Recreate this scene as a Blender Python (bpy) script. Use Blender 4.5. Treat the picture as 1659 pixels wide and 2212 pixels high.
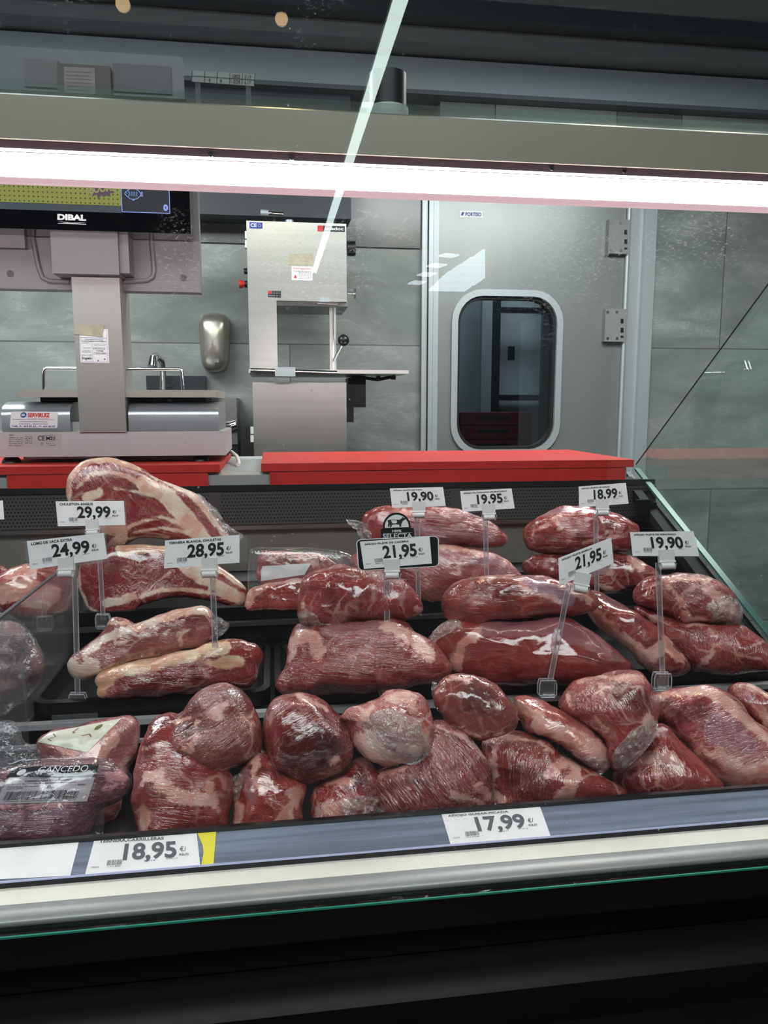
import bpy, bmesh, math, random
from mathutils import Vector, Matrix, noise
from mathutils.bvhtree import BVHTree

random.seed(7)
for o in list(bpy.data.objects):
    bpy.data.objects.remove(o)
SC = bpy.context.scene
COL = SC.collection

# ------------------------------------------------------------------ camera
IW, IH, FPX = 1659.0, 2212.0, 1660.0
YAW, PITCH = math.radians(8.2), math.radians(8.0)
CAM = Vector((0, 0, 1.35))
cam_d = bpy.data.cameras.new('camera')
cam = bpy.data.objects.new('camera', cam_d)
COL.objects.link(cam)
cam.location = CAM
cam.rotation_euler = (math.radians(90) - PITCH, 0, -YAW)
cam_d.sensor_fit = 'AUTO'
cam_d.sensor_width = 36.0
cam_d.lens = FPX / IH * 36.0
cam_d.clip_start = 0.02
SC.camera = cam
FWD = Vector((math.sin(YAW) * math.cos(PITCH), math.cos(YAW) * math.cos(PITCH), -math.sin(PITCH)))
RGT = Vector((math.cos(YAW), -math.sin(YAW), 0))
UPV = RGT.cross(FWD)


def ray(x, y):
    return FWD + RGT * ((x - IW / 2) / FPX) + UPV * ((IH / 2 - y) / FPX)


def P(x, y, Y=None, Z=None, X=None, D=None):
    """world point on the photograph's sight line (x, y) at a given world plane or depth"""
    d = ray(x, y)
    if D is not None:
        t = D
    elif Y is not None:
        t = Y / d.y
    elif Z is not None:
        t = (Z - CAM.z) / d.z
    else:
        t = X / d.x
    return CAM + d * t


# ------------------------------------------------------------------ world, exposure, lights
SC.view_settings.view_transform = 'Standard'
SC.view_settings.look = 'None'
SC.view_settings.gamma = 1
SC.view_settings.exposure = 0.0
SC.view_settings.use_curve_mapping = False
try:
    SC.cycles.transparent_max_bounces = 24
except Exception:
    pass
wd = bpy.data.worlds.new('world')
SC.world = wd
wd.use_nodes = True
wd.node_tree.nodes['Background'].inputs[0].default_value = (0.80, 0.90, 1.0, 1)
wd.node_tree.nodes['Background'].inputs[1].default_value = 0.11


def area(name, loc, rot, sx, sy, power, col=(1, 1, 1)):
    l = bpy.data.lights.new(name, 'AREA')
    l.shape = 'RECTANGLE'
    l.size, l.size_y, l.energy, l.color = sx, sy, power, col
    o = bpy.data.objects.new(name, l)
    COL.objects.link(o)
    o.location = loc
    o.rotation_euler = rot
    return o


area('shop_ceiling_light', (-0.3, -0.9, 3.15), (math.radians(12), 0, 0), 3.0, 1.0, 70, (0.97, 0.97, 1.0))  # unseen area light, added to light the meat from the shop side
area('work_area_light', (-1.2, 2.0, 2.42), (math.radians(10), 0, 0), 1.6, 0.5, 44, (0.96, 0.98, 1.0))  # unseen area lights without fixtures, added to light the back wall
area('work_area_light', (1.1, 2.0, 2.42), (math.radians(10), 0, 0), 1.2, 0.5, 31, (0.96, 0.98, 1.0))
TUBE_STRENGTH = 32.0

# ------------------------------------------------------------------ object helpers
WM = {}


def wm(o):
    return WM.get(o.name, Matrix.Identity(4)) if o else Matrix.Identity(4)


def tag(o, label=None, cat=None, group=None, kind=None):
    if label: o['label'] = label
    if cat: o['category'] = cat
    if group: o['group'] = group
    if kind: o['kind'] = kind
    return o


def thing(name, loc, label, cat, group=None, kind=None):
    o = bpy.data.objects.new(name, None)
    COL.objects.link(o)
    o.empty_display_size = 0.02
    o.location = loc
    WM[o.name] = Matrix.Translation(Vector(loc))
    return tag(o, label, cat, group, kind)


def link(name, me, m, parent=None, M=None):
    """mesh vertices are given in world space; stored relative to the parent (or to M)"""
    o = bpy.data.objects.new(name, me)
    COL.objects.link(o)
    if m:
        me.materials.clear()
        me.materials.append(m)
    if parent is not None:
        o.parent = parent
        W = wm(parent)
    else:
        if M is None:
            if len(me.vertices):
                xs = [v.co for v in me.vertices]
                c = Vector((sum(v.x for v in xs) / len(xs), sum(v.y for v in xs) / len(xs), min(v.z for v in xs)))
            else:
                c = Vector()
            M = Matrix.Translation(c)
        W = M
        o.matrix_world = M
    me.transform(W.inverted())
    WM[o.name] = W
    return o


class MB:
    def __init__(self):
        self.bm = bmesh.new()

    def box(self, a, b):
        x0, y0, z0 = [min(a[i], b[i]) for i in range(3)]
        x1, y1, z1 = [max(a[i], b[i]) for i in range(3)]
        v = [self.bm.verts.new(p) for p in ((x0, y0, z0), (x1, y0, z0), (x1, y1, z0), (x0, y1, z0), (x0, y0, z1), (x1, y0, z1), (x1, y1, z1), (x0, y1, z1))]
        for f in ((0, 3, 2, 1), (4, 5, 6, 7), (0, 1, 5, 4), (1, 2, 6, 5), (2, 3, 7, 6), (3, 0, 4, 7)):
            self.bm.faces.new([v[i] for i in f])
        return self

    def poly(self, pts):
        self.bm.faces.new([self.bm.verts.new(p) for p in pts])
        return self

    def prism(self, pts, d):
        """closed 3D outline extruded by vector d"""
        d = Vector(d)
        a = [self.bm.verts.new(Vector(p)) for p in pts]
        b = [self.bm.verts.new(Vector(p) + d) for p in pts]
        n = len(a)
        self.bm.faces.new(a)
        self.bm.faces.new(b[::-1])
        for i in range(n):
            self.bm.faces.new((a[i], b[i], b[(i + 1) % n], a[(i + 1) % n]))
        return self

    def tube(self, path, r, n=12, caps=True):
        path = [Vector(p) for p in path]
        rs = r if isinstance(r, (list, tuple)) else [r] * len(path)
        rings = []
        pu = None
        for i, p in enumerate(path):
            t = (path[min(i + 1, len(path) - 1)] - path[max(i - 1, 0)]).normalized()
            if pu is None:
                pu = t.orthogonal().normalized()
            pu = (pu - t * pu.dot(t)).normalized()
            w = t.cross(pu)
            rings.append([self.bm.verts.new(p + (pu * math.cos(2 * math.pi * k / n) + w * math.sin(2 * math.pi * k / n)) * rs[i]) for k in range(n)])
        for a, b in zip(rings, rings[1:]):
            for k in range(n):
                self.bm.faces.new((a[k], a[(k + 1) % n], b[(k + 1) % n], b[k]))
        if caps:
            self.bm.faces.new(rings[0][::-1])
            self.bm.faces.new(rings[-1])
        return self

    def ball(self, c, r, sc=(1, 1, 1)):
        bmesh.ops.create_uvsphere(self.bm, u_segments=20, v_segments=12, radius=r, matrix=Matrix.Translation(Vector(c)) @ Matrix.Diagonal((*sc, 1)))
        return self

    def bevel(self, w, seg=2):
        bmesh.ops.bevel(self.bm, geom=[e for e in self.bm.edges if e.is_manifold and e.calc_face_angle(0) > 0.5], offset=w, segments=seg, affect='EDGES', profile=0.6, clamp_overlap=True)
        return self

    def build(self, name, m, parent=None, smooth=False, M=None):
        bmesh.ops.recalc_face_normals(self.bm, faces=self.bm.faces[:])
        me = bpy.data.meshes.new(name)
        self.bm.to_mesh(me)
        self.bm.free()
        if smooth:
            for p in me.polygons:
                p.use_smooth = True
            try:
                me.set_sharp_from_angle(angle=math.radians(38))
            except Exception:
                pass
        return link(name, me, m, parent, M)


def pbox(x0, y0, x1, y1, Y, dep, name, m, parent=None, bev=0.0, zoff=0, smooth=False):
    """box whose front face spans the given rectangle of the photograph at world plane Y"""
    ym, xm = (y0 + y1) / 2, (x0 + x1) / 2
    a = Vector((P(x0, ym, Y=Y).x, Y, P(xm, y1, Y=Y).z))
    b = Vector((P(x1, ym, Y=Y).x, Y + dep, P(xm, y0, Y=Y).z))
    mb = MB().box(a, b)
    if bev: mb.bevel(bev, 3)
    return mb.build(name, m, parent, smooth=bev > 0 or smooth)


def smooth_closed(pts, n):
    """Catmull-Rom through a closed 2D outline, resampled by length"""
    out = []
    L = len(pts)
    for i in range(L):
        p0, p1, p2, p3 = (Vector(pts[(i + k - 1) % L]) for k in range(4))
        for s in range(12):
            t = s / 12
            out.append(0.5 * ((2 * p1) + (p2 - p0) * t + (2 * p0 - 5 * p1 + 4 * p2 - p3) * t * t + (3 * p1 - p0 - 3 * p2 + p3) * t ** 3))
    cum = [0]
    for i in range(len(out)):
        cum.append(cum[-1] + (out[(i + 1) % len(out)] - out[i]).length)
    res, j = [], 0
    for k in range(n):
        s = cum[-1] * k / n
        while cum[j + 1] < s: j += 1
        f = (s - cum[j]) / max(1e-9, cum[j + 1] - cum[j])
        res.append(out[j].lerp(out[(j + 1) % len(out)], f))
    return res


def rrect(x0, y0, x1, y1, r, n=6):
    pts = []
    for cx, cy, a0 in ((x1 - r, y1 - r, 0), (x0 + r, y1 - r, 90), (x0 + r, y0 + r, 180), (x1 - r, y0 + r, 270)):
        for k in range(n + 1):
            a = math.radians(a0 + 90 * k / n)
            pts.append((cx + r * math.cos(a), cy + r * math.sin(a)))
    return pts


# ------------------------------------------------------------------ materials
class NT:
    def __init__(self, name):
        self.m = bpy.data.materials.new(name)
        self.m.use_nodes = True
        self.t = self.m.node_tree
        self.t.nodes.clear()
        self.out = self.t.nodes.new('ShaderNodeOutputMaterial')

    def n(self, typ, ins=None, **kw):
        nd = self.t.nodes.new('ShaderNode' + typ)
        for k, v in kw.items(): setattr(nd, k, v)
        for k, v in (ins or {}).items():
            s = nd.inputs[k]
            if isinstance(v, bpy.types.NodeSocket):
                self.t.links.new(v, s)
            else:
                s.default_value = v
        return nd

    def math(self, op, a, b=0.0, c=0.0, clamp=False):
        return self.n('Math', {0: a, 1: b, 2: c}, operation=op, use_clamp=clamp).outputs[0]

    def mix(self, f, a, b):
        nd = self.n('Mix', data_type='RGBA')
        for s, v in ((nd.inputs[0], f), (nd.inputs[6], a), (nd.inputs[7], b)):
            if isinstance(v, bpy.types.NodeSocket): self.t.links.new(v, s)
            else: s.default_value = (*v, 1) if isinstance(v, tuple) and len(v) == 3 else v
        return nd.outputs[2]

    def ramp(self, f, stops, interp='LINEAR'):
        nd = self.n('ValToRGB', {0: f})
        cr = nd.color_ramp
        cr.interpolation = interp
        while len(cr.elements) < len(stops): cr.elements.new(0.5)
        for e, (p, c) in zip(cr.elements, stops):
            e.position = p
            e.color = (*c, 1) if isinstance(c, tuple) else (c, c, c, 1)
        return nd.outputs[0]

    def step(self, v, lo, hi):
        return self.n('MapRange', {0: v, 1: lo, 2: hi, 3: 0.0, 4: 1.0}, interpolation_type='SMOOTHSTEP').outputs[0]

    def coords(self, rot=0, scale=(1, 1, 1), loc=(0, 0, 0), src=None):
        s = src if src is not None else self.n('TexCoord').outputs['Object']
        a = self.n('Mapping', {0: s, 1: loc, 2: (0, 0, rot)}).outputs[0]
        return self.n('Mapping', {0: a, 3: scale}).outputs[0]

    def noise(self, co, scale=1.0, detail=3.0, rough=0.55, dist=0.0):
        return self.n('TexNoise', {'Vector': co, 'Scale': scale, 'Detail': detail, 'Roughness': rough, 'Distortion': dist})

    def surf(self, s):
        self.t.links.new(s, self.out.inputs[0])
        return self.m


def lin(r, g, b):
    f = lambda c: (c / 255 / 12.92) if c / 255 <= 0.04045 else ((c / 255 + 0.055) / 1.055) ** 2.4
    return (f(r), f(g), f(b))


def mat(name, col, rough=0.5, metal=0.0, coat=0.0, emit=None, estr=0.0, var=0.0, vscale=8.0, bump=0.0, bscale=60.0, bs=(1, 1, 1), spec=0.5, aniso=0.0):
    N = NT(name)
    col = lin(*col)
    c = (*col, 1)
    ins = {'Roughness': rough, 'Metallic': metal, 'Coat Weight': coat, 'Coat Roughness': 0.08, 'Specular IOR Level': spec}
    if aniso: ins['Anisotropic'] = aniso
    if var > 0:
        nz = N.noise(N.coords(scale=bs), vscale, 5.0).outputs[0]
        c = N.mix(N.step(nz, 0.3, 0.7), tuple(v * (1 - var) for v in col), tuple(min(1, v * (1 + var)) for v in col))
    ins['Base Color'] = c
    if bump > 0:
        nz = N.noise(N.coords(scale=bs), bscale, 4.0).outputs[0]
        ins['Normal'] = N.n('Bump', {'Strength': bump, 'Distance': 0.002, 'Height': nz}).outputs[0]
    if emit:
        ins['Emission Color'] = (*lin(*emit), 1)
        ins['Emission Strength'] = estr
    return N.surf(N.n('BsdfPrincipled', ins).outputs[0])


def clear_mat(name, tint, refl=0.04, rough=0.0, haze=0.0, hazecol=(1, 1, 1), dust=False, crumple=0.0, cscale=(60, 60, 60), graze=0.96):
    """thin clear sheet or slab: what is behind it shows through, its faces mirror by Schlick's law"""
    N = NT(name)
    nrm = None
    if crumple > 0:
        nz = N.noise(N.coords(scale=cscale), 1.0, 4.0, 0.6, 0.6).outputs[0]
        nz2 = N.noise(N.coords(scale=tuple(c * 3.3 for c in cscale)), 1.0, 2.0, 0.6, 1.0).outputs[0]
        h = N.math('ADD', N.math('ABSOLUTE', N.math('SUBTRACT', nz, 0.5)), N.math('MULTIPLY', nz2, 0.25))
        nrm = N.n('Bump', {'Strength': crumple, 'Distance': 0.006, 'Height': h}).outputs[0]
    geo = N.n('NewGeometry')
    dot = N.n('VectorMath', {0: nrm if nrm else geo.outputs['Normal'], 1: geo.outputs['Incoming']}, operation='DOT_PRODUCT').outputs['Value']
    c = N.math('ABSOLUTE', dot)
    p5 = N.math('POWER', N.math('SUBTRACT', 1.0, c, clamp=True), 5.0)
    fac = N.math('ADD', N.math('MULTIPLY', p5, graze), refl, clamp=True)
    tr = N.n('BsdfTransparent', {0: (*tint, 1)}).outputs[0]
    gi = {'Color': (1, 1, 1, 1), 'Roughness': rough}
    if nrm: gi['Normal'] = nrm
    gl = N.n('BsdfAnisotropic', gi).outputs[0]
    sh = N.n('MixShader', {0: fac, 1: tr, 2: gl}).outputs[0]
    if haze > 0 or dust:
        df = N.n('BsdfDiffuse', {0: (*hazecol, 1)}).outputs[0]
        f = haze
        if dust:
            co = N.coords()
            a = N.step(N.noise(co, 5.0, 3.0).outputs[0], 0.56, 0.68)
            hi = N.step(N.n('SeparateXYZ', {0: N.n('NewGeometry').outputs['Position']}).outputs[2], 1.38, 1.50)
            a = N.math('MULTIPLY', a, N.math('ADD', N.math('MULTIPLY', hi, 0.85), 0.15))
            b = N.step(N.noise(N.coords(scale=(260, 260, 500)), 1.0, 3.0, 0.7).outputs[0], 0.57, 0.68)
            s1 = N.math('MULTIPLY', a, b)
            v = N.n('TexVoronoi', {'Vector': co, 'Scale': 55.0}).outputs['Distance']
            sp = N.math('MULTIPLY', N.step(v, 0.055, 0.03), N.step(N.noise(co, 3.0, 2.0).outputs[0], 0.5, 0.62))
            f = N.math('ADD', N.math('MULTIPLY', N.math('MAXIMUM', s1, sp), 0.42), haze, clamp=True)
        sh = N.n('MixShader', {0: f, 1: sh, 2: df}).outputs[0]
    return N.surf(sh)


M = {}
M['steel'] = mat('brushed_steel', (186, 186, 180), 0.3, 1.0, var=0.05, vscale=3, bs=(1, 1, 22), bump=0.03, bscale=20)
M['steel_dark'] = mat('dull_steel', (135, 136, 134), 0.38, 1.0, var=0.08)
M['chrome'] = mat('polished_metal', (215, 215, 215), 0.12, 1.0)
M['alu'] = mat('aluminium_profile', (176, 184, 186), 0.42, 0.35)
M['black'] = mat('black_plastic', (17, 18, 21), 0.34, coat=0.1, bump=0.1, bscale=300)
M['tray'] = mat('black_tray_plastic', (11, 14, 19), 0.3, bump=0.15, bscale=500)
M['black_gloss'] = mat('black_gloss', (5, 6, 9), 0.06, coat=0.5)
M['rubber'] = mat('black_rubber', (14, 14, 15), 0.7)
M['dark_frame'] = mat('dark_frame', (34, 38, 42), 0.4, 0.2)
M['red_board'] = mat('red_cutting_board', (186, 42, 36), 0.5, var=0.07, vscale=25, bump=0.3, bscale=240, bs=(1, 6, 1))
M['red_top'] = M['red_board']
M['white_plastic'] = mat('white_plastic', (232, 232, 230), 0.35)
M['paper'] = mat('white_paper', (243, 240, 242), 0.6, var=0.04, vscale=30)
M['paper_grey'] = mat('grey_paper', (190, 192, 190), 0.7)
M['ink'] = mat('black_ink', (22, 22, 26), 0.6)
M['ink_grey'] = mat('faded_ink', (112, 110, 116), 0.6)
M['ink_lite'] = mat('pale_ink', (140, 138, 146), 0.6)
M['white_ink'] = mat('white_ink', (232, 232, 232), 0.5)
M['red_ink'] = mat('red_ink', (205, 40, 45), 0.5)
M['blue_ink'] = mat('blue_ink', (25, 60, 150), 0.5)
M['yellow_paper'] = mat('yellow_paper', (236, 222, 60), 0.6)
M['tape'] = mat('masking_tape', (182, 174, 152), 0.75, var=0.12, vscale=60)
M['front_glass'] = clear_mat('display_glass', (0.955, 0.985, 0.975), 0.045, dust=True, haze=0.0015, hazecol=(0.9, 0.95, 0.95))
M['end_glass'] = clear_mat('end_glass', (0.90, 0.965, 0.94), 0.07, haze=0.02, hazecol=(0.6, 0.75, 0.7))
M['acrylic'] = clear_mat('clear_acrylic', (0.93, 0.94, 0.95), 0.06, haze=0.05, hazecol=(0.85, 0.85, 0.9))
M['stem'] = clear_mat('clear_stem', (0.84, 0.84, 0.86), 0.07, rough=0.08, haze=0.07, hazecol=(0.85, 0.84, 0.87))
M['film'] = clear_mat('cling_film', (0.94, 0.94, 0.94), 0.16, rough=0.06, haze=0.12, hazecol=(0.9, 0.87, 0.84), crumple=1.0, cscale=(70, 70, 70))
M['bag_film'] = clear_mat('bag_film', (0.86, 0.85, 0.87), 0.09, rough=0.1, haze=0.08, hazecol=(0.75, 0.74, 0.78), crumple=0.9, cscale=(32, 32, 32))
M['blister'] = clear_mat('blister_plastic', (0.93, 0.94, 0.94), 0.10, rough=0.05, haze=0.04, crumple=0.35, cscale=(30, 30, 30))


# ------------------------------------------------------------------ writing
_tc = {}


def text_geo(s, bold=0.0):
    k = (s, bold)
    if k in _tc: return _tc[k]
    cu = bpy.data.curves.new('t', 'FONT')
    cu.body = s
    cu.size = 1.0
    cu.offset = bold
    cu.resolution_u = 4
    o = bpy.data.objects.new('t', cu)
    COL.objects.link(o)
    dg = bpy.context.evaluated_depsgraph_get()
    me = bpy.data.meshes.new_from_object(o.evaluated_get(dg))
    vs = [(v.co.x, v.co.y) for v in me.vertices]
    fs = [tuple(p.vertices) for p in me.polygons]
    bpy.data.objects.remove(o)
    bpy.data.meshes.remove(me)
    x0, x1 = min(v[0] for v in vs), max(v[0] for v in vs)
    y0, y1 = min(v[1] for v in vs), max(v[1] for v in vs)
    r = ([((x - x0) / (x1 - x0), (y - y0) / max(1e-6, y1 - y0)) for x, y in vs], fs)
    _tc[k] = r
    return r


class Print:
    """flat printing collected in u, v (0..1, v up) of a surface given by a map f(u, v) -> point"""

    def __init__(self, f):
        self.f, self.v, self.fc = f, [], []

    def add(self, vs, fs):
        b = len(self.v)
        self.v += vs
        self.fc += [tuple(i + b for i in f) for f in fs]
        return self

    def text(self, s, u0, v0, u1, v1, bold=0.0):
        vs, fs = text_geo(s, bold)
        return self.add([(u0 + x * (u1 - u0), v0 + y * (v1 - v0)) for x, y in vs], fs)

    def rect(self, u0, v0, u1, v1):
        return self.add([(u0, v0), (u1, v0), (u1, v1), (u0, v1)], [(0, 1, 2, 3)])

    def poly(self, pts):
        return self.add(list(pts), [tuple(range(len(pts)))])

    def disc(self, u, v, ru, rv, n=20):
        return self.poly([(u + ru * math.cos(2 * math.pi * k / n), v + rv * math.sin(2 * math.pi * k / n)) for k in range(n)])

    def line(self, pts, w, asp=1.0):
        for (a, b), (c, d) in zip(pts, pts[1:]):
            dx, dy = (c - a) * asp, d - b
            L = math.hypot(dx, dy) or 1
            nx, ny = -dy / L * w / 2 / asp, dx / L * w / 2
            self.add([(a + nx, b + ny), (c + nx, d + ny), (c - nx, d - ny), (a - nx, b - ny)], [(0, 1, 2, 3)])
        return self

    def frame(self, u0, v0, u1, v1, w, asp=1.0):
        return self.line([(u0, v0), (u1, v0), (u1, v1), (u0, v1), (u0, v0)], w, asp)

    def barcode(self, u0, v0, u1, v1, n=26, seed=3):
        rr = random.Random(seed)
        u = u0
        st = (u1 - u0) / n
        while u < u1 - st:
            w = st * rr.choice((0.35, 0.5, 0.9))
            self.rect(u, v0, u + w, v1)
            u += w + st * rr.choice((0.4, 0.6, 0.9))
        return self

    def squiggle(self, u0, v0, u1, v1, seed=0):
        """a row of tiny print too small to read"""
        rr = random.Random(seed)
        u = u0
        h = v1 - v0
        while u < u1:
            w = h * rr.uniform(0.10, 0.22)
            self.rect(u, v0 + h * rr.choice((0, 0, 0.2)), min(u + w, u1), v1 - h * rr.choice((0, 0.25)))
            u += w * rr.choice((1.5, 1.7, 3.0))
        return self

    def build(self, name, m, parent, label=None):
        me = bpy.data.meshes.new(name)
        me.from_pydata([self.f(u, v) for u, v in self.v], [], self.fc)
        me.update()
        o = link(name, me, m, parent)
        if label: o['label'] = label
        return o


def quad_map(bl, br, tr, tl, lift=0.0):
    bl, br, tr, tl = map(Vector, (bl, br, tr, tl))
    nrm = (br - bl).cross(tl - bl).normalized()
    if nrm.dot(CAM - bl) < 0: nrm = -nrm

    def f(u, v):
        return (bl * (1 - u) * (1 - v) + br * u * (1 - v) + tr * u * v + tl * (1 - u) * v) + nrm * lift
    f.n = nrm
    return f


def pq(c, lift=0.0, **kw):
    """map from four photograph corners (tl, tr, br, bl) on one plane"""
    tl, tr, br, bl = [P(*p, **kw) for p in c]
    return quad_map(bl, br, tr, tl, lift)


def lifted(f, h):
    g = lambda u, v: f(u, v) + f.n * h
    g.n = f.n
    return g


def slab(f, pts, th, name, m, parent=None, M=None):
    """polygon in u, v of map f, thickened backwards by th"""
    a = [f(u, v) for u, v in pts]
    return MB().prism(a, -f.n * th).build(name, m, parent, M=M)
# ------------------------------------------------------------------ wall material
def tile_mat(k=1.0):
    N = NT('grey_marble_tile')
    co = N.coords()
    wx = N.n('SeparateXYZ', {0: N.n('NewGeometry').outputs['Position']})
    flat = N.n('CombineXYZ', {0: N.math('ADD', wx.outputs[0], 0.55), 1: N.math('ADD', wx.outputs[2], 0.27), 2: 0.0}).outputs[0]
    br = N.n('TexBrick', {'Vector': flat, 'Color1': (0, 0, 0, 1), 'Color2': (1, 1, 1, 1), 'Mortar': (0.5, 0.5, 0.5, 1), 'Scale': 1.0, 'Mortar Size': 0.0025, 'Brick Width': 1.25, 'Row Height': 0.62})
    tone = N.n('SeparateColor', {0: br.outputs['Color']}).outputs[0]
    off = N.n('CombineXYZ', {0: N.math('MULTIPLY', tone, 7.0), 1: N.math('MULTIPLY', tone, 3.0), 2: 0.0}).outputs[0]
    c2 = N.n('VectorMath', {0: flat, 1: off}, operation='ADD').outputs[0]
    r = N.n('Mapping', {0: c2, 2: (0, 0, 0.6), 3: (1.3, 4.2, 1)}).outputs[0]
    n1 = N.noise(r, 1.1, 7.0, 0.62, 0.8).outputs[0]
    n2 = N.noise(r, 2.0, 6.0, 0.7, 1.6).outputs[0]
    base = N.ramp(n1, [(0.3, lin(108 * k, 115 * k, 111 * k)), (0.5, lin(132 * k, 138 * k, 134 * k)), (0.7, lin(158 * k, 163 * k, 159 * k))])
    vein = N.math('ABSOLUTE', N.math('SUBTRACT', n2, 0.5))
    vm = N.math('MULTIPLY', N.step(vein, 0.022, 0.0), N.step(n1, 0.42, 0.6))
    c = N.mix(N.math('MULTIPLY', vm, 0.32), base, lin(190, 195, 190))
    c = N.mix(N.math('MULTIPLY', N.math('SUBTRACT', tone, 0.5), 0.35, clamp=True), c, lin(150, 155, 152))
    c = N.mix(br.outputs['Fac'], c, lin(88, 92, 91))
    return N.surf(N.n('BsdfPrincipled', {'Base Color': c, 'Roughness': 0.22, 'Specular IOR Level': 0.5}).outputs[0])


M['tile'] = tile_mat()
M['floor'] = mat('grey_floor', (62, 56, 52), 0.5, var=0.15, vscale=3)
M['ceiling'] = mat('dark_ceiling', (58, 62, 66), 0.8, var=0.1)
M['door_panel'] = mat('grey_door_skin', (138, 142, 140), 0.36, 0.4, var=0.05, vscale=4, bs=(1, 1, 0.2))
M['hinge'] = mat('grey_hinge_plastic', (132, 134, 134), 0.45)
YW = 3.2

# ------------------------------------------------------------------ the room
def sbox(name, a, b, m, kind='structure'):
    o = MB().box(a, b).build(name, m)
    if kind: o['kind'] = kind
    return o


dx0, dx1 = P(908, 700, Y=YW).x, P(1402, 700, Y=YW).x
dzt = 2.42
sbox('floor', (-6, -12, -0.1), (6, 6, 0.0), M['floor'])
w = MB().box((-4, YW, 0), (dx0, YW + 0.1, 3.0)).box((dx1, YW, 0), (4, YW + 0.1, 3.0)).box((dx0, YW, dzt), (dx1, YW + 0.1, 3.0)).build('wall_back', M['tile'])
w['kind'] = 'structure'
sbox('wall_right', (3.4, 1.2, 0), (3.5, YW, 3.0), M['tile'])
sbox('wall_left', (-3.5, 1.2, 0), (-3.4, YW, 3.0), M['tile'])
shopw = mat('shop_wall', (60, 63, 64), 0.8, var=0.2, vscale=1.2)
sbox('wall_front', (-6, -12.1, 0), (6, -12, 3.4), shopw)
sbox('ceiling', (-6, -12, 3.32), (6, 0.5, 3.42), mat('shop_ceiling', (44, 47, 49), 0.8, var=0.15, vscale=1.5))
sbox('ceiling', (-4, 0.5, 3.0), (4, YW + 0.1, 3.1), M['ceiling'])


def xprism(prof, x0, x1, name, m, parent=None, smooth=False, bev=0):
    mb = MB().prism([(x0, y, z) for y, z in prof], (x1 - x0, 0, 0))
    if bev: mb.bevel(bev)
    return mb.build(name, m, parent, smooth=smooth)


def Zp(y, Y, x=829):
    return P(x, y, Y=Y).z


o = MB().box((-4, YW - 0.012, Zp(524, YW - .012, 480)), (dx0 - .004, YW - 0.0005, 2.44)).build('trim_6', tile_mat(0.62))  # darker tile strip paints in the soffit's shade on the wall
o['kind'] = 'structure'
# bulkhead bands over the work area
Yb = 3.0
bz = [Zp(y, Yb) for y in (60, 78, 112, 119, 190, 200)]
o = MB().box((-4, Yb - 0.18, bz[1]), (4, YW - 0.002, bz[0] + 0.25)).build('trim_1', mat('bulkhead_top', (74, 82, 88), 0.4)); o['kind'] = 'structure'
o = MB().box((-4, Yb - 0.10, bz[2]), (4, YW - 0.003, bz[1] - 0.002)).build('trim_2', mat('bulkhead_mid', (136, 144, 148), 0.5)); o['kind'] = 'structure'
o = MB().box((-4, Yb, bz[4]), (4, YW - 0.004, bz[3])).build('trim_3', mat('bulkhead_low', (160, 176, 182), 0.45)); o['kind'] = 'structure'
o = MB().box((-4, Yb - 0.01, bz[5]), (4, YW - 0.005, bz[4] - 0.001)).build('trim_4', mat('bulkhead_edge', (92, 100, 104), 0.5)); o['kind'] = 'structure'
a = P(930, 200, Y=Yb + .1).x
o = MB().box((-4, Yb + 0.04, Zp(470, Yb)), (P(760, 300, Y=Yb).x, YW - 0.006, bz[5] - 0.001)).build('trim_5', mat('dark_upper_panel', (52, 58, 66), 0.5)); o['kind'] = 'structure'

for xa_, xb_, cc_, nn_ in ((950, 1068, (104, 112, 108), 7), (1070, 1330, (118, 128, 124), 8), (1332, 1470, (92, 96, 92), 9), (1472, 2000, (128, 136, 132), 10)):  # panel tones stand in for the door wall reflected in the glass
    o = MB().box((P(xa_, 300, Y=Yb + .05).x, Yb + 0.05, Zp(305, Yb)), (P(xb_, 300, Y=Yb + .05).x, YW - 0.014, bz[5] - 0.001)).build('trim_%d' % nn_, mat('upper_panel_tone', cc_, 0.5))
    o['kind'] = 'structure'

# ------------------------------------------------------------------ cold room door
door = thing('door_1', (P(1130, 900, Y=YW).x, YW, 0), 'grey cold room door with rounded window in the marble wall', 'door', kind='structure')


def zb(y, x=1100): return P(x, y, Y=YW).z


# frame posts
fr = MB()
for x0, x1, dy in ((908, 919, 0.03), (921, 930, 0.045), (932, 943, 0.03)):
    fr.box((P(x0, 700, Y=YW).x, YW - dy, 0), (P(x1, 700, Y=YW).x, YW + 0.06, dzt))
fr.box((P(1378, 700, Y=YW).x, YW - 0.03, 0), (P(1402, 700, Y=YW).x, YW + 0.06, dzt))
fr.box((P(1345, 700, Y=YW).x, YW - 0.005, 0), (P(1378, 700, Y=YW).x, YW + 0.05, dzt))
fr.box((P(908, 700, Y=YW).x, YW - 0.03, dzt - 0.05), (P(1402, 700, Y=YW).x, YW + 0.05, dzt))
fr.bevel(0.003)
fr.build('door_frame', M['alu'], door)


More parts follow.
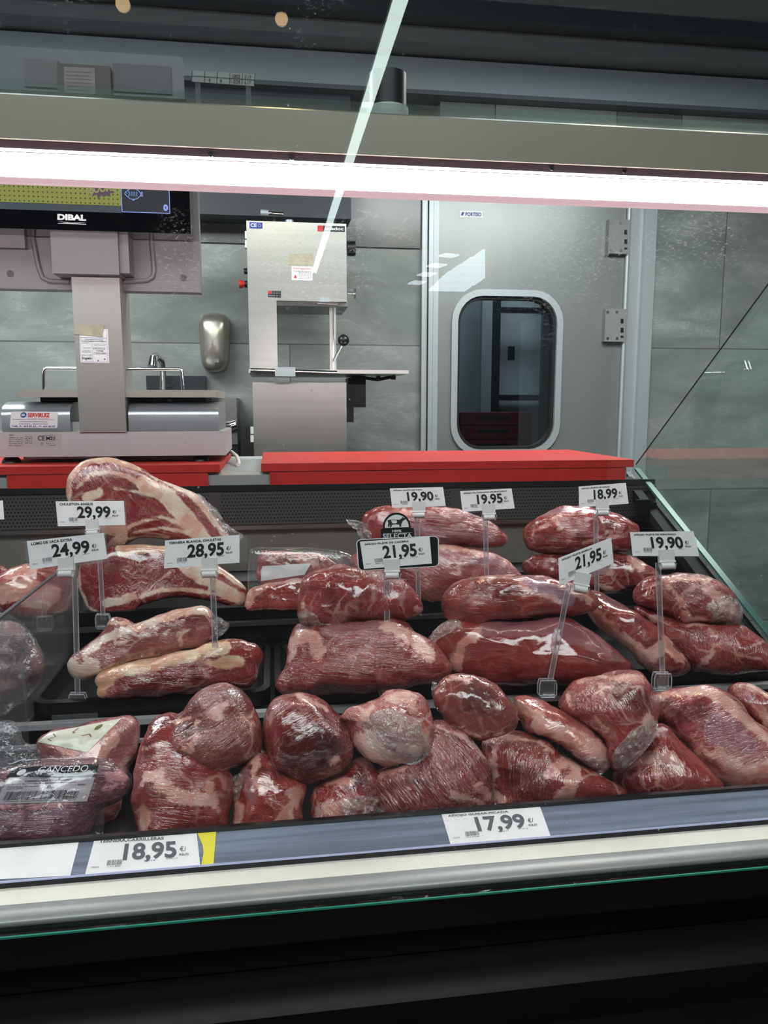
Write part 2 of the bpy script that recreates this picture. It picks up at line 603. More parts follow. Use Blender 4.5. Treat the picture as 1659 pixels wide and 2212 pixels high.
def ring_plate(outer, inner, y0, y1, name, m, parent, seg=0):
    """plate in an XZ plane with a hole; outlines are lists of (x, z)"""
    cu = bpy.data.curves.new('c', 'CURVE')
    cu.dimensions = '2D'
    cu.fill_mode = 'BOTH'
    cu.extrude = abs(y1 - y0) / 2
    for pts in (outer, inner):
        if not pts: continue
        s = cu.splines.new('POLY')
        s.points.add(len(pts) - 1)
        for p, q in zip(s.points, pts): p.co = (q[0], q[1], 0, 1)
        s.use_cyclic_u = True
    o = bpy.data.objects.new('c', cu)
    COL.objects.link(o)
    dg = bpy.context.evaluated_depsgraph_get()
    me = bpy.data.meshes.new_from_object(o.evaluated_get(dg))
    bpy.data.objects.remove(o)
    me.transform(Matrix.Translation((0, (y0 + y1) / 2, 0)) @ Matrix.Rotation(math.radians(90), 4, 'X'))
    return link(name, me, m, parent)


wx0, wx1 = P(982, 820, Y=YW).x, P(1196, 820, Y=YW).x
wz0, wz1 = zb(972), zb(640)
px0, px1 = P(944, 700, Y=YW).x, P(1340, 700, Y=YW).x
ring_plate([(px0, 0.02), (px1, 0.02), (px1, dzt - 0.06), (px0, dzt - 0.06)], rrect(wx0, wz0, wx1, wz1, 0.11), YW - 0.02, YW + 0.05, 'door_leaf', M['door_panel'], door)
ring_plate(rrect(wx0 - 0.022, wz0 - 0.022, wx1 + 0.022, wz1 + 0.022, 0.13), rrect(wx0 + 0.004, wz0 + 0.004, wx1 - 0.004, wz1 - 0.004, 0.106), YW - 0.034, YW - 0.018, 'window_frame', M['alu'], door)
ring_plate(rrect(wx0 - 0.004, wz0 - 0.004, wx1 + 0.004, wz1 + 0.004, 0.115), rrect(wx0 + 0.016, wz0 + 0.016, wx1 - 0.016, wz1 - 0.016, 0.1), YW - 0.018, YW + 0.02, 'window_seal', M['rubber'], door)
ring_plate(rrect(wx0, wz0, wx1, wz1, 0.11), None, YW + 0.0, YW + 0.008, 'window_pane', clear_mat('door_glass', (0.62, 0.68, 0.70), 0.13), door)
for hy0, hy1, hx in ((474, 548, 1315), (667, 738, 1307)):
    h = pbox(hx, hy0, hx + 44, hy1, YW - 0.05, 0.05, 'hinge', M['hinge'], door, 0.006)
    for sx in (6, 26):
        for sy in (hy0 + 7, hy1 - 7):
            c = P(hx + sx, sy, Y=YW - 0.052)
            MB().tube([c, c + Vector((0, 0.006, 0))], 0.006, 10).build('screw', M['steel_dark'], h)
    for q in (0.3, 0.58, 0.82):
        yy = hy0 + (hy1 - hy0) * q
        pbox(hx + 34, yy, hx + 40, yy + (10 if q < .8 else 4), YW - 0.0515, 0.003, 'slot', M['black'], h)
rod = MB().tube([P(1350, 700, Y=YW - .03).xz.to_3d() if False else Vector((P(1349, 700, Y=YW - .03).x, YW - .03, 0.02)), Vector((P(1349, 700, Y=YW - .03).x, YW - .03, dzt - .06))], 0.009, 10)
rod.build('hinge_rod', M['alu'], door, smooth=True)
f = pq([(993, 455), (1042, 456), (1042, 471), (993, 470)], Y=YW - 0.0215)
st = slab(f, [(0, 0), (1, 0), (1, 1), (0, 1)], 0.001, 'sticker', M['white_plastic'], door)
Print(lifted(f, 0.0008)).text('PORTISO', .25, .22, .95, .78, 0.03).poly([(.05, .3), (.14, .3), (.2, .75), (.1, .8)]).build('lettering', M['blue_ink'], st)

# what stands in the cold room behind the window
cr_wall = sbox('wall_cold_room', (0.2, 4.5, 0), (2.6, 4.6, 3.0), mat('cold_room_panel', (176, 184, 188), 0.5))
sbox('ceiling', (0.2, YW + 0.1, 2.6), (2.6, 4.5, 2.7), mat('cold_room_ceiling', (150, 155, 158), 0.6))
area('cold_room_light', (1.3, 3.9, 2.5), (0, 0, 0), 0.6, 0.3, 15, (0.95, 0.97, 1.0))
rack = thing('storage_rack', (P(1080, 900, Y=4.0).x, 4.3, 0), 'dark metal rack seen through the cold room door window', 'rack')
for px, w_ in ((1064, 16), (1172, 18)):
    pbox(px, 560, px + w_, 980, 4.3, 0.04, 'post', M['dark_frame'], rack)
for py in (664, 853, 975):
    pbox(1064, py, 1190, py + 12, 4.32, 0.15 if py == 853 else 0.03, 'shelf_bar', M['dark_frame'], rack)
pbox(1100, 748, 1112, 778, 4.29, 0.03, 'latch', M['black'], rack)
pbox(1040, 560, 1062, 990, 4.25, 0.04, 'guard_panel', M['alu'], rack)
red_pl = mat('red_crate_plastic', (122, 16, 24), 0.45)
for i, (x0, y0, x1, y1, Yc) in enumerate(((900, 872, 975, 990, 3.9), (996, 890, 1148, 918, 3.8), (996, 919, 1148, 948, 3.8), (996, 949, 1148, 1000, 3.8))):
    if i == 0:
        c = pbox(x0, y0, x1, y1, Yc, 0.3, 'crate', red_pl, None, 0.01)
        tag(c, 'tall dark red crate at the left behind the door window', 'crate')
    else:
        c = pbox(x0, y0 + 1, x1, y1 - 1, Yc - 0.02, 0.28, 'crate', red_pl, None, 0.008)
        tag(c, ['', 'red plastic crate behind the door window, topmost of its stack', 'red plastic crate behind the door window, middle of its stack', 'red plastic crate behind the door window, lowest of its stack'][i], 'crate', 'red crates in the cold room')
        pbox(1030, y0 + 9, 1100, y0 + 16, Yc - 0.024, 0.003, 'grip_slot', M['rubber'], c)
tbl = MB().box((P(985, 1000, Y=3.82).x, 3.74, 0), (P(1160, 1000, Y=3.82).x, 4.15, P(1070, 1003, Y=3.8).z - 0.002)).build('low_cabinet', M['steel_dark'])
tag(tbl, 'dull steel block that carries the red crates in the cold room', 'cabinet')

# ------------------------------------------------------------------ bandsaw
YS = 2.72
saw = thing('meat_bandsaw', (P(640, 900, Y=YS).x, YS + 0.2, 0), 'stainless steel meat bandsaw standing against the marble wall', 'bandsaw')


def S(x, y, Y=YS): return P(x, y, Y=Y)


def xz(x0, y0, x1, y1, Y, dep):
    return (Vector((S(x0, (y0 + y1) / 2, Y).x, Y, S((x0 + x1) / 2, y1, Y).z)), Vector((S(x1, (y0 + y1) / 2, Y).x, Y + dep, S((x0 + x1) / 2, y0, Y).z)))


# C-shaped door of the head and the neck in one panel
def sawz(y): return S(640, y).z


def sawx(x, y=640): return S(x, y).x


out = [(sawx(536), sawz(480)), (sawx(536), sawz(806)), (sawx(597), sawz(806)), (sawx(597), sawz(650)), (sawx(749), sawz(650)), (sawx(749), sawz(480))]
MB().prism([(x, YS, z) for x, z in out], (0, 0.30, 0)).bevel(0.006).build('upper_housing', M['steel'], saw, smooth=True)
pbox(548, 826, 749, 1060, YS, 0.34, 'lower_housing', M['steel'], saw, 0.006)
MB().box((sawx(552), YS + 0.02, 0.0), (sawx(746), YS + 0.32, S(640, 1058).z)).build('base_cabinet', M['steel_dark'], saw)
pbox(598, 650, 752, 661, YS + 0.03, 0.26, 'head_underside', M['steel_dark'], saw)
# head trimmings
a = S(627, 478)
MB().tube([(a.x, YS + .12, a.z - .01), (a.x, YS + .12, S(627, 458).z)], 0.014, 16).build('tension_post', M['alu'], saw, smooth=True)
tk = MB().tube([S(612, 463, YS + .12), S(566, 459, YS + .12)], 0.006, 10).build('tension_handle', M['chrome'], saw, smooth=True)
MB().tube([S(580, 460.5, YS + .12), S(563, 459, YS + .12)], 0.0105, 14).build('grip', M['alu'], tk, smooth=True)
kb = MB().tube([S(750, 537, YS + .1), S(767, 537, YS + .1)], 0.026, 18).bevel(0.003).build('tracking_knob', M['black'], saw, smooth=True)
eb = MB().tube([S(534, 614, YS + .05), S(529, 614, YS + .05)], 0.012, 14).build('stop_button_base', M['black'], saw, smooth=True)
MB().tube([S(529, 614, YS + .05), S(522, 614, YS + .05), S(517, 614, YS + .05)], [0.008, 0.014, 0.014], 16).build('stop_button', mat('red_button', (205, 35, 30), 0.4), saw, smooth=True)
MB().tube([S(535, 586, YS + .05), S(527, 586, YS + .05)], 0.010, 14).build('start_button', M['black'], saw, smooth=True)
for yy in (507, 527): pbox(529, yy - 8, 535, yy + 8, YS + 0.02, 0.03, 'door_hinge', M['white_plastic'], saw, 0.002)
for yy in (930, 948): pbox(541, yy - 8, 548, yy + 7, YS + 0.02, 0.03, 'door_hinge', M['white_plastic'], saw, 0.002)
MB().tube([S(751, 634, YS + .05), S(768, 634, YS + .05)], 0.005, 10).tube([S(767, 624, YS + .05), S(767, 646, YS + .05)], 0.004, 8).build('door_screw', M['chrome'], saw, smooth=True)
# blade, guard and guide
pbox(712, 655, 726, 800, YS + 0.06, 0.02, 'blade_guard', M['steel'], saw, 0.002)
pbox(719, 655, 721, 806, YS + 0.055, 0.004, 'blade', M['chrome'], saw)
g = MB().tube([S(685, 655, YS + .03), S(729, 657, YS + .03)], 0.006, 10).build('guide_bar', M['chrome'], saw, smooth=True)
pbox(690, 641, 712, 652, YS - 0.004, 0.006, 'guide_plate', M['alu'], saw, 0.001)
lv = MB().tube([S(722, 778, YS + .02), S(741, 741, YS - .01)], 0.0045, 10).build('pusher_lever', M['chrome'], saw, smooth=True)
MB().ball(S(742, 735, YS - .02), 0.020).build('pusher_knob', M['black'], saw, smooth=True)
# table
zt = S(700, 803).z
MB().box((sawx(540, 803), YS - 0.16, zt - 0.012), (sawx(866, 803), YS + 0.24, zt)).bevel(0.003).build('saw_table', M['steel'], saw, smooth=True)
MB().tube([S(541, 800, YS - .18), S(728, 806, YS - .18)], 0.008, 12).build('table_rail', M['chrome'], saw, smooth=True)
pbox(594, 793, 638, 813, YS - 0.19, 0.03, 'portioning_stop', M['alu'], saw, 0.004)
MB().tube([(sawx(760), YS + .05, zt - .012), (sawx(820), YS + .05, zt - .025), (sawx(858), YS + .05, zt - .012)], 0.006, 8).build('table_bracket', M['dark_frame'], saw)
for xx in (814, 847): pbox(xx, 812, xx + 8, 820, YS, 0.03, 'table_clamp', M['black'], saw)
pbox(750, 880, 764, 912, YS + 0.08, 0.05, 'door_latch', M['black'], saw, 0.004)
pbox(752, 816, 790, 880, YS + 0.12, 0.1, 'motor_box', M['dark_frame'], saw, 0.004)
# stickers on the saw
def sticker(c, m, parent, Y, name='sticker', th=0.0006):
    f = pq(c, Y=Y)
    s = slab(f, [(0, 0), (1, 0), (1, 1), (0, 1)], th, name, m, parent)
    return s, lifted(f, 0.0006)


s, f = sticker([(539, 479.5), (567, 481), (567, 494), (539, 493)], M['blue_ink'], saw, YS - 0.001)
p = Print(f).text('CE', .08, .22, .55, .80, 0.03)
for k in range(12):
    p.disc(.77 + .11 * math.cos(k * math.pi / 6), .5 + .25 * math.sin(k * math.pi / 6), .018, .04, 8)
p.build('lettering', M['white_ink'], s)
s, f = sticker([(686, 487), (745, 488.5), (745, 501), (686, 499.5)], M['ink'], saw, YS - 0.001)
Print(f).text('medoc', .30, .25, .95, .78, 0.03).build('lettering', M['white_ink'], s)
Print(f).rect(0, 0, .2, 1).build('emblem', M['red_ink'], s)
s, f = sticker([(623, 548), (677, 548), (677, 573), (623, 572)], M['tape'], saw, YS - 0.001)
s, f = sticker([(630, 575), (675, 576), (675, 606), (630, 605)], M['paper'], saw, YS - 0.001)
Print(f).text('Aviso seguridad', .06, .76, .9, .92).poly([(.1, .15), (.26, .15), (.18, .42)]).build('heading', M['red_ink'], s)
p = Print(f)
for k in range(5): p.squiggle(.34, .10 + k * .11, .95, .16 + k * .11, k)
p.squiggle(.1, .62, .95, .68, 9).build('small_print', M['ink_grey'], s)
s, f = sticker([(579, 628), (607, 628.5), (607, 643), (579, 642)], M['ink'], saw, YS - 0.001)
Print(f).rect(0, .55, .3, 1).build('emblem', M['red_ink'], s)
Print(f).text('CE 2015', .35, .55, .92, .9).squiggle(.05, .15, .95, .4, 4).build('lettering', M['ink_lite'], s)

# ------------------------------------------------------------------ soap dispenser, tap, sink, wall box
oc = smooth_closed([(433, 700), (440, 683), (465, 679), (490, 684), (497, 705), (497, 750), (494, 785), (484, 801), (465, 805), (446, 800), (437, 780), (434, 740)], 48)
sd = thing('soap_dispenser', (P(465, 805, Y=YW - .06).x, YW - .06, P(465, 805, Y=YW - .05).z), 'brushed metal soap dispenser mounted on the tiled wall', 'dispenser')
bm = bmesh.new()
rings = []
for r, dy in ((1.0, 0.0), (1.0, -0.04), (0.97, -0.07), (0.88, -0.09), (0.65, -0.105), (0.3, -0.112), (0.02, -0.114)):
    rings.append([bm.verts.new((P(465 + (q[0] - 465) * r, q[1], Y=YW).x, YW - 0.002 + dy, P(465, 742 + (q[1] - 742) * r, Y=YW).z)) for q in oc])
for a, b in zip(rings, rings[1:]):
    for k in range(48): bm.faces.new((a[k], a[(k + 1) % 48], b[(k + 1) % 48], b[k]))
bm.faces.new(rings[-1]); bm.faces.new(rings[0][::-1])
mb = MB(); mb.bm.free(); mb.bm = bm
mb.build('cover', mat('satin_steel_cover', (178, 174, 162), 0.3, 0.75), sd, smooth=True)
f = pq([(457, 775), (473, 775), (473, 783), (457, 783)], Y=YW - 0.118)
slab(f, [(0, 0), (1, 0), (1, 1), (0, 1)], 0.004, 'push_button', M['steel_dark'], sd)
sink = thing('wash_basin', (P(380, 860, Y=YW - .3).x, YW - .3, 0), 'black wash basin with splashback behind the scale', 'basin')
pbox(316, 812, 444, 842, YW - 0.05, 0.045, 'splashback', M['dark_frame'], sink, 0.004)
pbox(300, 850, 455, 900, YW - 0.40, 0.395, 'bowl', M['steel_dark'], sink, 0.01)
MB().box((P(330, 900, Y=YW - .3).x, YW - .3, 0), (P(430, 900, Y=YW - .3).x, YW - .02, P(380, 901, Y=YW - .3).z)).build('pedestal', M['steel_dark'], sink)
tp = [P(352, 855, Y=YW - .12), P(352, 800, Y=YW - .12), P(349, 778, Y=YW - .16), P(338, 769, Y=YW - .2), P(331, 775, Y=YW - .24), P(329, 792, Y=YW - .25)]
t = MB().tube(tp, [.012, .012, .012, .013, .016, .018], 14).build('tap', M['chrome'], None, smooth=True)
tag(t, 'polished swan neck tap rising over the wash basin', 'tap')
sb = thing('steel_cabinet', (P(505, 980, Y=YW - .3).x, YW - .3, 0), 'small steel cabinet with pipe fitting left of the bandsaw', 'cabinet')
pbox(478, 860, 512, 960, YW - 0.3, 0.295, 'body', M['steel_dark'], sb, 0.004)
MB().box((P(470, 960, Y=YW - .28).x, YW - .28, 0), (P(514, 960, Y=YW - .28).x, YW - .02, P(495, 960, Y=YW - .28).z)).build('plinth', M['dark_frame'], sb)
MB().tube([P(484, 922, Y=YW - .31), P(500, 922, Y=YW - .33), P(511, 918, Y=YW - .33)], .02, 14).build('pipe_fitting', M['chrome'], sb, smooth=True)

# ------------------------------------------------------------------ display case: carcass
XL, YG = -1.5, 0.60
Xr = P(1374, 1010, Y=1.50).x
zg = Zp(1947, YG)                       # lower edge of the front glass
z_deck = 0.900
z2 = Zp(1537, 0.93, 400)                # second tier
z3 = Zp(1341, 1.16, 400)                # third tier
z_w = Zp(1013, 1.47, 970)               # work top
X_END = Xr + 0.02
case = thing('display_case', (0, 0.66, 0), 'long refrigerated meat display case with black decks and pale bumper', 'display case')
M['deck'] = mat('black_deck', (9, 11, 16), 0.35, bump=0.1, bscale=200)
M['strip'] = mat('bright_edge_strip', (205, 205, 208), 0.25, 0.4)
M['pale_trim'] = mat('cream_trim', (222, 219, 210), 0.4, var=0.04, vscale=14)
M['bumper'] = mat('grey_bumper', (140, 142, 143), 0.35, 0.2, var=0.05, vscale=20)
M['ticket_rail'] = mat('slate_ticket_rail', (136, 144, 163), 0.33, 0.3, coat=0.3, var=0.28, vscale=4, bs=(1, 20, 60))
xprism([(0.70, 0.30), (0.70, z_deck), (0.925, z_deck), (0.925, 0.30)], XL, X_END, 'front_deck', M['deck'], case)
xprism([(0.926, 0.30), (0.926, z2 - 0.008), (0.932, z2 - 0.004), (1.155, z2 - 0.004), (1.155, 0.30)], XL, X_END, 'middle_deck', M['deck'], case)
xprism([(1.156, 0.30), (1.156, z3 - 0.008), (1.162, z3 - 0.004), (1.455, z3 - 0.004), (1.455, 0.30)], XL, X_END, 'rear_deck', M['deck'], case)
xprism([(0.921, z2 - 0.010), (0.921, z2 - 0.003), (0.930, z2 - 0.002), (0.930, z2 - 0.010)], XL, X_END, 'deck_edge_strip', M['strip'], case)
xprism([(0.9225, z2 - 0.034), (0.9225, z2 - 0.030), (0.926, z2 - 0.029), (0.926, z2 - 0.034)], XL, X_END, 'deck_edge_strip', M['strip'], case)
xprism([(1.152, z3 - 0.010), (1.152, z3 - 0.004), (1.160, z3 - 0.003), (1.160, z3 - 0.010)], XL, X_END, 'deck_edge_strip', M['steel_dark'], case)
# rear lining and the perforated air grille
zq0, zq1 = Zp(1127, 1.45), Zp(1058, 1.45)
xprism([(1.452, z3), (1.452, zq0 - 0.001), (1.462, zq0 - 0.001), (1.462, z3)], XL, X_END, 'rear_lining', mat('steel_lining', (150, 145, 136), 0.35, 0.55, var=0.06), case)


def grille_mat():
    N = NT('perforated_black_steel')
    s = N.n('SeparateXYZ', {0: N.n('NewGeometry').outputs['Position']})
    k = 1 / 0.0062
    u = N.math('MULTIPLY', s.outputs[0], k)
    v = N.math('MULTIPLY', s.outputs[2], k)
    row = N.math('FLOOR', v)
    u2 = N.math('ADD', u, N.math('MULTIPLY', N.math('MODULO', row, 2.0), 0.5))
    fu = N.math('SUBTRACT', N.math('FRACT', u2), 0.5)
    fv = N.math('SUBTRACT', N.math('FRACT', v), 0.5)
    d = N.math('SQRT', N.math('ADD', N.math('MULTIPLY', fu, fu), N.math('MULTIPLY', fv, fv)))
    h = N.step(d, 0.33, 0.27)
    bar = N.math('LESS_THAN', N.math('FRACT', N.math('MULTIPLY', N.math('ADD', s.outputs[0], 0.12), 1 / 0.46)), 0.045)
    h = N.math('MULTIPLY', h, N.math('SUBTRACT', 1.0, bar))
    return N.surf(N.n('BsdfPrincipled', {'Base Color': N.mix(h, lin(72, 68, 67), lin(5, 5, 6)), 'Roughness': 0.45}).outputs[0])


xprism([(1.446, zq0), (1.450, zq1), (1.465, zq1), (1.465, zq0)], XL, X_END, 'air_grille', grille_mat(), case)
xprism([(1.440, zq0 - 0.008), (1.440, zq0 - 0.0005), (1.4515, zq0 - 0.0005), (1.4515, zq0 - 0.008)], XL, X_END, 'grille_lip', M['steel'], case)
xprism([(1.455, zq1 + 0.001), (1.455, zq1 + 0.012), (1.47, zq1 + 0.012), (1.47, zq1 + 0.001)], XL, X_END, 'grille_cap', M['rubber'], case)
# front: ticket rail, ledge, bumper, black front
rz0, rz1 = Zp(1840, 0.662), Zp(1767, 0.690)
rail = xprism([(0.662, rz0), (0.690, rz1), (0.696, rz1 - 0.004), (0.696, rz0 - 0.004), (0.664, rz0 - 0.004)], XL, X_END, 'ticket_rail', M['ticket_rail'], case)
xprism([(0.6885, rz1 + 0.0002), (0.690, rz1 + 0.0028), (0.697, rz1 + 0.0018), (0.697, rz1 - 0.003)], XL, X_END, 'rail_lip', M['black'], rail)
xprism([(0.6585, rz0 - 0.0045), (0.660, rz0 + 0.0018), (0.6625, rz0 + 0.0015), (0.6625, rz0 - 0.0045)], XL, X_END, 'rail_lip', M['ink'], rail)
xprism([(0.659, rz0 + 0.0019), (0.6598, rz0 + 0.0028), (0.6612, rz0 + 0.0028), (0.6620, rz0 + 0.0019)], XL, X_END, 'rail_edge', mat('pale_violet_edge', (168, 170, 205), 0.4), rail)
A1, B1 = Vector((0.659, rz0 - 0.003)), Vector((0.634, Zp(1884, 0.634)))
xprism([(A1.x, A1.y), (B1.x, B1.y), (B1.x, B1.y - 0.012), (0.70, B1.y - 0.012), (0.70, A1.y)], XL, X_END, 'ledge', M['pale_trim'], case)
pr = [(0.6338, B1.y - 0.0004)]
bt, bb = B1.y, Zp(1932, 0.619)
for k in range(11):
    a = math.radians(90 + 130 * k / 10)
    pr.append((0.628 + 0.013 * math.cos(a), (bt + bb) / 2 + (bt - bb) / 2 * math.sin(a) * (1.0 if k < 6 else 1.25)))
pr += [(0.6338, bb - .001)]
xprism(pr, XL, X_END, 'bumper', M['bumper'], case, smooth=True)
xprism([(0.650, 0.2), (0.650, bt - 0.004), (0.668, bt - 0.004), (0.668, 0.2)], XL, X_END, 'black_front', M['black_gloss'], case)
kz = Zp(2118, 0.62)
kick = [(0.649, kz), (0.632, kz + 0.002), (0.615, kz - 0.003), (0.606, kz - 0.012), (0.604, kz - 0.03), (0.606, kz - 0.048), (0.615, kz - 0.058), (0.649, kz - 0.06)]
xprism(kick, XL, X_END, 'kick_bumper', mat('dark_bumper', (15, 14, 15), 0.42, var=0.1, spec=0.12), case, smooth=True)
# work top behind the case
xprism([(1.465, z_w - 0.052), (1.462, z_w - 0.006), (1.468, z_w), (1.90, z_w), (1.90, z_w - 0.02), (1.475, z_w - 0.052)], XL, P(1345, 1020, Y=1.48).x, 'steel_worktop', M['alu'], case, smooth=True)
sbx = MB().box((XL, 1.48, 0.05), (P(1345, 1020, Y=1.48).x, 1.88, z_w - 0.055)).build('rear_cabinet', M['steel_dark'], case)

# end of the case: black cheek, sloping glass
def XP(x, y): return P(x, y, X=Xr)


e0, e1 = XP(1372, 1016), XP(1659, 1378)
dirb = (e1 - e0) / (e0.y - e1.y)
ef = e0 + dirb * (e0.y - 0.72)
t0, t1 = XP(1374, 1003), XP(1659, 614)
dirt = (t1 - t0) / (t0.y - t1.y)
tf = t0 + dirt * (t0.y - 0.96)
wallpts = [(e0.y + .02, e0.z), (ef.y, ef.z), (ef.y, 0.3), (e0.y + .02, 0.3)]
MB().prism([(Xr - 0.012, y, z - 0.004) for y, z in wallpts], (0.011, 0, 0)).build('end_cheek', M['deck'], case)
MB().prism([(Xr - 0.030, e0.y - .01, e0.z - .012), (Xr - 0.030, ef.y, ef.z - .012), (Xr - 0.030, ef.y, ef.z - .03), (Xr - 0.030, e0.y - .01, e0.z - .03)], (0.018, 0, 0)).build('cheek_rim', M['rubber'], case)
eg = MB().prism([(Xr, e0.y, e0.z), (Xr, ef.y, ef.z), (Xr, 0.72, tf.z - .02), (Xr, tf.y, tf.z), (Xr, t0.y, t0.z + .004)], (0.008, 0, 0)).build('end_glass', M['end_glass'], None)
tag(eg, 'sloping greenish glass pane closing the right end of the case', 'glass pane')
MB().prism([e0 + Vector((-.0015, 0, 0)), ef + Vector((-.0015, 0, 0)), ef + Vector((-.0015, 0, .005)), e0 + Vector((-.0015, 0, .005))], (0.011, 0, 0)).build('ground_edge', mat('green_glass_edge', (70, 112, 108), 0.2), eg)
dt = (tf - t0).normalized()
MB().tube([t0, tf], 0.0013, 6).build('top_edge', M['ink'], eg)
kn = pbox(1378, 1080, 1407, 1113, 1.38, 0.012, 'glass_clamp', M['black'], None, 0.004)
tag(kn, 'square black clamp on the inner end cheek of the case', 'clamp')
cpt = P(1392, 1096, Y=1.38)
MB().box((cpt.x, 1.385, cpt.z - .008), (Xr - .011, 1.39, cpt.z + .008)).build('bracket', M['black'], kn)

# front glass with its green lower edge
fg = thing('front_glass', (-0.2, YG, zg), 'upright clear front glass of the meat display case', 'glass pane')
gz1 = 2.35
MB().box((XL, YG - 0.0025, zg), (X_END + 0.1, YG + 0.0025, gz1)).build('pane', M['front_glass'], fg)
MB().box((XL, YG - 0.0028, zg - 0.0008), (X_END + 0.1, YG - 0.0012, zg + 0.0008)).build('ground_edge', mat('green_ground_edge', (38, 120, 100), 0.2, emit=None), fg)

# canopy: beam, lamp and top shelf of glass
zb1, zb0 = Zp(247, 0.93), Zp(336, 0.93)
M['beam'] = mat('taupe_beam', (152, 147, 134), 0.35, 0.15, var=0.03)
M['beam_low'] = mat('mauve_beam_lip', (108, 96, 98), 0.4, 0.2)
beam = thing('canopy_beam', (0, 0.95, zb0), 'taupe canopy beam running above the lamp tube', 'beam')
xprism([(0.93, zb0), (0.93, zb1), (0.935, zb1 + .003), (1.02, zb1 + .003), (1.02, zb0)], XL, X_END + .4, 'fascia', M['beam'], beam)
zl = Zp(358, 0.942)
xprism([(0.934, zb0 - .0005), (0.938, zl), (0.950, zl), (0.99, zb0 - .0005)], XL, X_END + .4, 'lower_lip', M['beam_low'], beam)
for px in (455, 630, 1192, 1348):
    c = P(px, 349 + (px - 829) * 0.039, Y=0.936)
    MB().tube([c + Vector((0, -.0012, 0)), c + Vector((0, .003, 0))], 0.0028, 12).build('drain_hole', M['black'], beam)
zt0, zt1 = Zp(418, 0.955), Zp(366, 0.955)
lamp = thing('lamp_tube', (0, 0.955, zt0), 'glowing white lamp tube under the canopy beam', 'lamp')
tube_m = mat('lamp_glow', (255, 255, 255), 0.5, emit=(255, 244, 250), estr=TUBE_STRENGTH)
cz, rr = (zt0 + zt1) / 2, (zt1 - zt0) / 2
MB().tube([(XL, 0.957, cz), (X_END + .35, 0.957, cz)], rr, 24).build('tube', tube_m, lamp, smooth=True)
MB().box((XL, 0.95, cz + rr * 0.98), (X_END + .36, 0.985, zb0 - .001)).build('lamp_holder', M['dark_frame'], lamp)
pk = mat('pink_lamp_cover', (255, 205, 215), 0.3, emit=(238, 200, 208), estr=0.75)
xprism([(0.945, zt0 - 0.0004), (0.952, zt0 - 0.0042), (0.962, zt0 - 0.0042), (0.968, zt0 + .001), (0.957, zt0 - .0004)], XL, X_END + .36, 'cover_edge', pk, lamp)
sh = MB().box((XL, 0.925, zb1 + .0045), (X_END + .4, 1.06, zb1 + .0105)).build('top_glass_shelf', clear_mat('shelf_glass', (0.86, 0.92, 0.92), 0.05, haze=0.03, hazecol=(0.5, 0.6, 0.62)), None)
tag(sh, 'clear glass shelf lying on top of the canopy beam', 'glass shelf')
# reflection built as a solid: jar on the shelf
c = P(837, 246, Y=1.0)
rl = thing('ticket_paper_roll', (c.x, 1.0, zb1 + .0107), 'dark roll with a white band standing on the glass shelf', 'roll')
rw = 39 / 1660 * 1.1
zz = zb1 + .0107
MB().tube([(c.x, 1.0, zz + .02), (c.x, 1.0, zz + .06)], rw * .9, 28).build('roll', M['dark_frame'], rl, smooth=True)  # body of the reflected jar
MB().tube([(c.x, 1.0, zz), (c.x, 1.0, zz + .02)], rw, 28).build('white_band', M['paper_grey'], rl, smooth=True)

# ------------------------------------------------------------------ shop lights seen as reflections in the front glass
def mirror_pt(x, y, z=3.2):
    v = P(x, y, Z=z)
    return Vector((v.x, 2 * (YG - 0.0025) - v.y, z))


glow = mat('shop_light_glow', (255, 255, 255), 0.5, emit=(228, 246, 240), estr=9.0)
a, b = mirror_pt(880, -45), mirror_pt(676, 588)
ll = MB().box((a.x - .032, a.y, 3.19), (a.x + .032, b.y, 3.215)).build('linear_ceiling_light', glow)
tag(ll, 'long thin ceiling light mirrored as a slanting streak in the front glass', 'ceiling light')
MB().box((a.x - .04, a.y, 3.216), (a.x + .04, b.y, 3.25)).build('light_housing', M['dark_frame'], ll)
sky = thing('slatted_skylight', mirror_pt(980, 610), 'slatted skylight mirrored over the cold room door', 'skylight')
skyg = mat('skylight_glow', (255, 255, 255), 0.5, emit=(205, 222, 232), estr=6.0)
poly = [(1048, 540), (1048, 602), (922, 682), (905, 650), (960, 595)]


def span(y):
    xs = []
    for (x0, y0), (x1, y1) in zip(poly, poly[1:] + poly[:1]):
        if (y0 - y) * (y1 - y) < 0: xs.append(x0 + (x1 - x0) * (y - y0) / (y1 - y0))
    return (min(xs), max(xs)) if len(xs) >= 2 else None


for k in range(9):
    ya, yb = 542 + k * 15.5, 542 + k * 15.5 + 13
    sa, sb_ = span(ya + 1), span(min(yb, 681))
    if sa and sb_:
        MB().prism([mirror_pt(sa[0], ya, 3.25), mirror_pt(sa[1], ya, 3.25), mirror_pt(sb_[1], yb, 3.25), mirror_pt(sb_[0], yb, 3.25)], (0, 0, 0.02)).build('light_slat', skyg, sky)
for k, (x0, y0, x1, y1, lb) in enumerate(((923, 684, 1045, 685, 'faint level light line mirrored under the skylight'), (962, 556, 977, 551, 'uppermost short light dash mirrored left of the skylight'), (935, 578, 952, 572, 'second short light dash mirrored left of the skylight'), (914, 597, 930, 591, 'third short light dash mirrored left of the skylight'), (894, 615, 908, 609, 'lowest short light dash mirrored left of the skylight'))):
    a, b = mirror_pt(x0, y0), mirror_pt(x1, y1)
    n = (b - a).cross(Vector((0, 0, 1))).normalized() * (0.14 if k == 0 else 0.1)
    o = MB().prism([a - n, b - n, b + n, a + n], (0, 0, 0.02)).build('strip_light', skyg if k else skyg)
    tag(o, lb, 'ceiling light')
